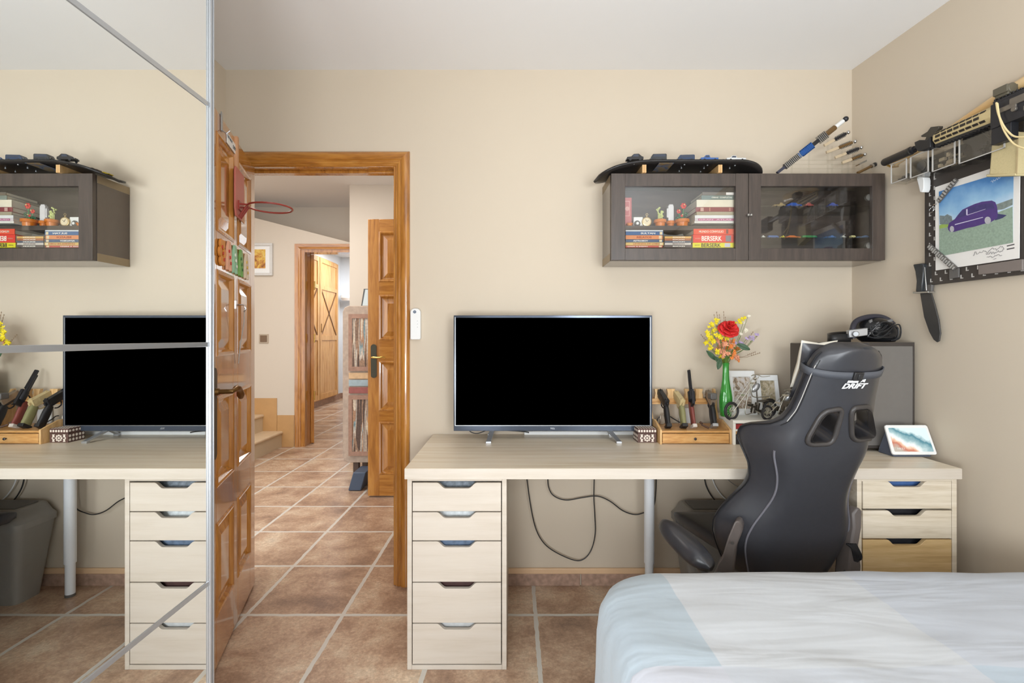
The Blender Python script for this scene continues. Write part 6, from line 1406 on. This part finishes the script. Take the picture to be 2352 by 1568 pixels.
bm = bmesh.new(); bm.from_mesh(bo.data); bmesh.ops.remove_doubles(bm, verts=bm.verts, dist=1e-5); bmesh.ops.recalc_face_normals(bm, faces=bm.faces); bm.to_mesh(bo.data); bm.free()
def roundpoly(pts, k=5, r=.28):
    out = []; n = len(pts)
    for i in range(n):
        p0, p1, p2 = Vector(pts[i-1]), Vector(pts[i]), Vector(pts[(i+1) % n]); a = p1+(p0-p1)*r; b = p1+(p2-p1)*r
        for q in range(k): t = q/(k-1); out.append(tuple((1-t)**2*a+2*t*(1-t)*p1+t*t*b))
    return out
WB_ = -.021
def z4c(x, y): return (1800+.2551*x, 700+.2551*y)
holeL = [inv(*z4c(*p), WB_) for p in ((225,1238),(365,985),(505,950),(425,1228))]
holeR = [inv(*z4c(*p), WB_) for p in ((628,1200),(625,945),(785,940),(832,1195))]
sub_m = bo.modifiers.new('s', 'SUBSURF'); sub_m.levels = 1; sub_m.render_levels = 1
cut = []
for hl in (holeL, holeR):
    q = roundpoly(hl); cm = MB().prism([C(u, v, -.10) for u, v in q], nc*.35); co = cm.build('cutter', M_blackpl, smooth=False); cut.append(co)
    bmd = bo.modifiers.new('b', 'BOOLEAN'); bmd.object = co; bmd.operation = 'DIFFERENCE'; bmd.solver = 'EXACT'
bpy.context.view_layer.update()
dg = bpy.context.evaluated_depsgraph_get(); nm = bpy.data.meshes.new_from_object(bo.evaluated_get(dg)); bo.modifiers.clear(); bo.data = nm
nm.polygons.foreach_set('use_smooth', [True]*len(nm.polygons)); nm.set_sharp_from_angle(angle=.9)
while len(nm.materials) > 1: nm.materials.pop()
for co in cut: bpy.data.objects.remove(co)
for hl in (holeL, holeR):
    cxu = sum(p[0] for p in hl)/4; cxv = sum(p[1] for p in hl)/4
    q = roundpoly([(cxu+(u-cxu)*1.22, cxv+(v-cxv)*1.16) for u, v in hl], 6)
    def surf(u, v): return C(u, v, wback(u/lerp(WT, v), v)-.001)
    m = MB(); m.tube([surf(u, v) for u, v in q], .0080, 10, closed=True); q2 = roundpoly(hl, 6)
    m.grid([[C(u, v, -.026) for u, v in q2]+[C(*q2[0], -.026)], [C(u, v, .045) for u, v in q2]+[C(*q2[0], .045)]]); m.build('slot_bezel', pm('satin_black_plastic', (60,56,54), rough=.38), ch)
# piping and seams
for s in (-.74, .74):
    m = MB(); m.tube([C(slerp(WT, v)*s, v, wbs(s, v)-.0005) for v in [-.06+.008*i for i in range(80)] if v < .455], .0034, 8); m.build('piping', pm('grey_piping', (104,102,108), rough=.45), ch)
m = MB()
for s in (-1, 1): m.tube([C(lerp(WT, v)*s*1.005, v, (wback(s, v)+wfront(s, v))/2-.008) for v in [-.06+.0135*i for i in range(64)] if v < .80], .0026, 6)
m.tube([C(lerp(WT, v)*-.93, v, wback(-.93, v)-.001) for v in [.54+.012*i for i in range(20)]], .0016, 6)
m.build('edge_piping', pm('black_piping', (30,30,32), rough=.35), ch)
m = MB(); m.tube([C(lerp(WT, v)*-.97, v, wback(-.97, v)-.0035) for v in [.56+.012*i for i in range(17)]], .0012, 5); m.build('stitching', pm('pale_stitching', (190,186,180), rough=.6), ch)
# lettering
def text_on(body, pa, pb, pc_, h, bold=.03, shear=.35, nm='lettering'):
    a = inv(*pa, WB_-.001); b = inv(*pb, WB_-.001); A = C(*a, WB_-.0022); Bv = C(*b, WB_-.0022); xd = (Bv-A).normalized(); c = inv(*pc_, WB_-.001); Cv = C(*c, WB_-.0022); yd = (Cv-A); yd = (yd-xd*yd.dot(xd))
    tm = MB(); text_mb(tm, body, A, xd, yd, yd.length, (Bv-A).length, .0008, shear=shear, bold=bold); tm.build(nm, M_white, ch)
text_on('DRIFT', (1932,892), (1990,891), (1934,880), .012, bold=.035)
m = MB(); pts = [(1944,878),(1947,873),(1966,873),(1970,866),(1974,866),(1969,878)]; m.prism([C(*inv(x, y, WB_), WB_-.002) for x, y in pts], -nc*.0008); pts = [(1974,878),(1980,871),(1983,871),(1985,867),(1989,867),(1984,877),(1979,875)]; m.prism([C(*inv(x, y, WB_), WB_-.002) for x, y in pts], -nc*.0008); 
m.prism([C(*inv(x, y, WB_), WB_-.002) for x, y in ((1947,857),(1960,856),(1959,859),(1946,860))], -nc*.0008); m.build('emblem', M_white, ch)
# strap round the head section with buckle
vs0 = .732; ring = []
Wv = lerp(WT, vs0)+.004
for s in SS: ring.append((Wv*s, wback(s, vs0)-.005+(.004 if abs(s) > .9 else 0)))
ring += [(Wv+.002, .03), (Wv*.98, .055), (.09, .075), (0, .085), (-.09, .075), (-Wv*.98, .055), (-Wv-.002, .03)]
m = MB(); r0 = [C(u, vs0-.012+.010*u/Wv*0, w) for u, w in ring]; r1 = [C(u, vs0+.010, w) for u, w in ring]; m.grid([r0, r1], True); m.build('head_strap', pm('slate_webbing', (76,78,84), rough=.6, var=.12, scale=300), ch, solid=.0025)
u0, v0_ = inv(1971, 862, -.03); m = MB(); m.obox(C(u0, vs0-.001, -.031), rc_*.015, upc*.013, nc*.004); m.obox(C(u0+.002, vs0-.001, -.035), rc_*.006, upc*.009, nc*.003); m.build('buckle', M_blackpl, ch, bev=.002)
# pillows
def pillow(name, c_, hw_, hh_, th, mat, parent, pinch=.12):
    m = MB()
    for sgn in (-1, 1):
        g_ = []
        for j in range(13):
            y = j/6-1; row = []
            for i in range(17):
                x = i/8-1; k = (1-x**4)*(1-y**4); sx = hw_*(1-pinch*(1-x*x)*0-pinch*(1-abs(y))*abs(x)**2*1.0); sy = hh_*(1-pinch*(1-abs(x)))
                row.append(C(c_[0]+x*sx, c_[1]+y*sy, c_[2]+sgn*th*max(0, k)**.5))
            g_.append(row if sgn > 0 else row[::-1])
        m.grid(g_)
    return m.build(name, mat, parent)
pillow('head_pillow', (0.0, .705, .078), .114, .092, .026, M_leather, ch)
wp = pillow('white_cushion', (-.014, .706, .128), .064, .082, .020, pm('off_white_cotton', (226,220,206), rough=.85, var=.05, scale=30, bump=.15), None)
tag(wp, 'off-white cushion in front of the black head pillow of the gaming chair', 'cushion')
# seat
fwd = Vector((-sin(hd), cos(hd), 0)); rgt = Vector((cos(hd), sin(hd), 0)); sc0 = Vector((B0.x, B0.y, 0))
def SP(u, f, z): return sc0+rgt*u+fwd*f+Vector((0,0,z))
m = MB(); rows_ = []
for j in range(15):
    t = j/14; f = .02+.40*t; hw_ = .165+.085*t**.6; zt_ = .462+.010*t; zb_ = .405+.012*t; row = []
    e = .5 if j in (0, 14) else 1
    for i in range(28):
        a = 2*pi*i/28; x = cos(a); y = sin(a); ex_ = .45
        X_ = hw_*(abs(x)**ex_)*(1 if x > 0 else -1); Z_ = (zt_+zb_)/2+(zt_-zb_)/2*e*(abs(y)**ex_)*(1 if y > 0 else -1)
        if y > 0: Z_ += .010*(abs(X_)/hw_)**3-.008*(1-abs(X_)/hw_)
        row.append(SP(X_*(.96 if e < 1 else 1), f, Z_))
    rows_.append(row)
m.grid(rows_, True); m.add(rows_[0], [tuple(range(28))[::-1]]); m.add(rows_[-1], [tuple(range(28))]); m.build('seat', M_leather, ch, angle=1.2)
pt = Vector((.92, 1.80, 0))
MB().cyl(pt+Vector((0,0,.07)), pt+Vector((0,0,.26)), .027, n=20).cyl(pt+Vector((0,0,.26)), pt+Vector((0,0,.375)), .014, n=16).box(.82, 1.02, 1.70, 1.92, .365, .39).build('gas_lift', M_blackpl, ch)
for k in range(5):
    a = R(160+72*k); d = Vector((cos(a), sin(a), 0)); e = pt+d*.25; sdv = Vector((-d.y, d.x, 0))
    m = MB(); rw_ = []
    for u, hw_, z0_, z1_ in ((.0,.026,.075,.115),(.4,.022,.072,.105),(.8,.018,.066,.09),(1.05,.014,.066,.084)):
        c_ = pt+d*.25*u; rw_.append([c_+sdv*hw_+Vector((0,0,z0_)), c_-sdv*hw_+Vector((0,0,z0_)), c_-sdv*hw_*.7+Vector((0,0,z1_)), c_+sdv*hw_*.7+Vector((0,0,z1_))])
    m.grid(rw_, True); m.add(rw_[0], [(0,1,2,3)]); m.add(rw_[-1], [(3,2,1,0)]); m.build('base_leg', M_blackpl, ch, bev=.003)
    cs_ = MB(); 
    for o_ in (-.012, .012): cs_.cyl(e+sdv*(o_-.008)+Vector((0,0,.026)), e+sdv*(o_+.008)+Vector((0,0,.026)), .026, n=20)
    cs_.cyl(e+Vector((0,0,.03)), e+Vector((0,0,.068)), .006, n=10); ca = cs_.build('castor', M_blackpl, ch)
    MB().cyl(e-sdv*.0215+Vector((0,0,.026)), e+sdv*.0215+Vector((0,0,.026)), .013, n=16).build('hub', M_alu, ca)
# armrests
def arm(A, B_, w, h, side):
    ax = (B_-A); L_ = ax.length; ax.normalize(); x = side; x = (x-ax*x.dot(ax)).normalized(); nn_ = ax.cross(x).normalized(); rows_ = []
    if nn_.z < 0: nn_ = -nn_
    for j in range(15):
        t = j/14; k = (1-abs(2*t-1)**3.2)**.5 if 0 < j < 14 else .12; row = []
        for i in range(20):
            a = 2*pi*i/20; row.append(A+ax*L_*t+x*w*(.35+.65*k)*k**.2*(abs(cos(a))**.7)*(1 if cos(a) > 0 else -1)*(k if k < .5 else 1)+nn_*h*max(k, .15)*(abs(sin(a))**.7)*(1 if sin(a) > 0 else -1))
        rows_.append(row)
    m = MB(); m.grid(rows_, True); m.add(rows_[0], [tuple(range(20))]); m.add(rows_[-1], [tuple(range(20))[::-1]]); return m
A, B_ = P(1525,1200,1.715), P(1630,1306,1.46)
arm(A, B_, .046, .034, Vector((.9,-.1,-.42))).build('armrest_pad', M_leather, ch, angle=1.2)
m = MB(); q = B_-Vector((0,0,.03)); m.tube([A*.25+B_*.75-Vector((-.01,0,.028)), q+Vector((.02,.03,-.03)), Vector((q.x+.05, 1.56, .40)), SP(-.19,.10,.40)], .017, 12); m.build('armrest_post', M_greypl, ch)
def z6(*pts): return [(1500+.11054*a, 1150+.11054*b) for a, b in pts]
m = MB(); m.prism([P(x, y, 1.60+(y-1200)*.0003) for x, y in z6((1690,440),(1760,410),(1820,450),(1860,560),(1840,680),(1720,980),(1670,1420),(1640,1700),(1230,1700),(1330,1330),(1430,1180),(1480,1000),(1560,750))], (.028,.045,0)); m.build('recline_cover', pm('brown_grey_plastic', (92,84,80), rough=.42), ch, bev=.006)
c_ = P(*z6((1645,870))[0], 1.598); MB().cyl(c_, c_+Vector((-.001,-.003,0)), .005, n=12).build('bolt', M_chrome, ch)
m = MB(); m.prism([P(x, y, 1.665) for x, y in ((1960,1180),(1968,1167),(1976,1166),(1981,1174),(1980,1212),(1973,1252),(1979,1300),(1975,1360),(1946,1360),(1952,1290),(1957,1240),(1962,1212))], (-.02,.045,0)); m.build('recline_cover', pm('brown_grey_plastic', (92,84,80)), ch, bev=.006)
A2 = SP(.27,.06,.56); arm(SP(.285,.36,.60), SP(.27,.08,.535), .038, .022, rgt).build('armrest_pad', M_leather, ch, angle=1.2) if False else None
m = MB(); rnd = random.Random(3)
for q in range(6):
    c0 = P(1945+4*q, 1262, 1.66); m.tube(spline([c0+Vector((0,0,.02)), c0+Vector((.02,0,-.005*q)), c0+Vector((.028-.004*q,.01,-.05)), c0+Vector((.0,.02,-.09))], 6), .0035)
m.build('cables', pm('glossy_black_wire', (40,40,42)), ch)
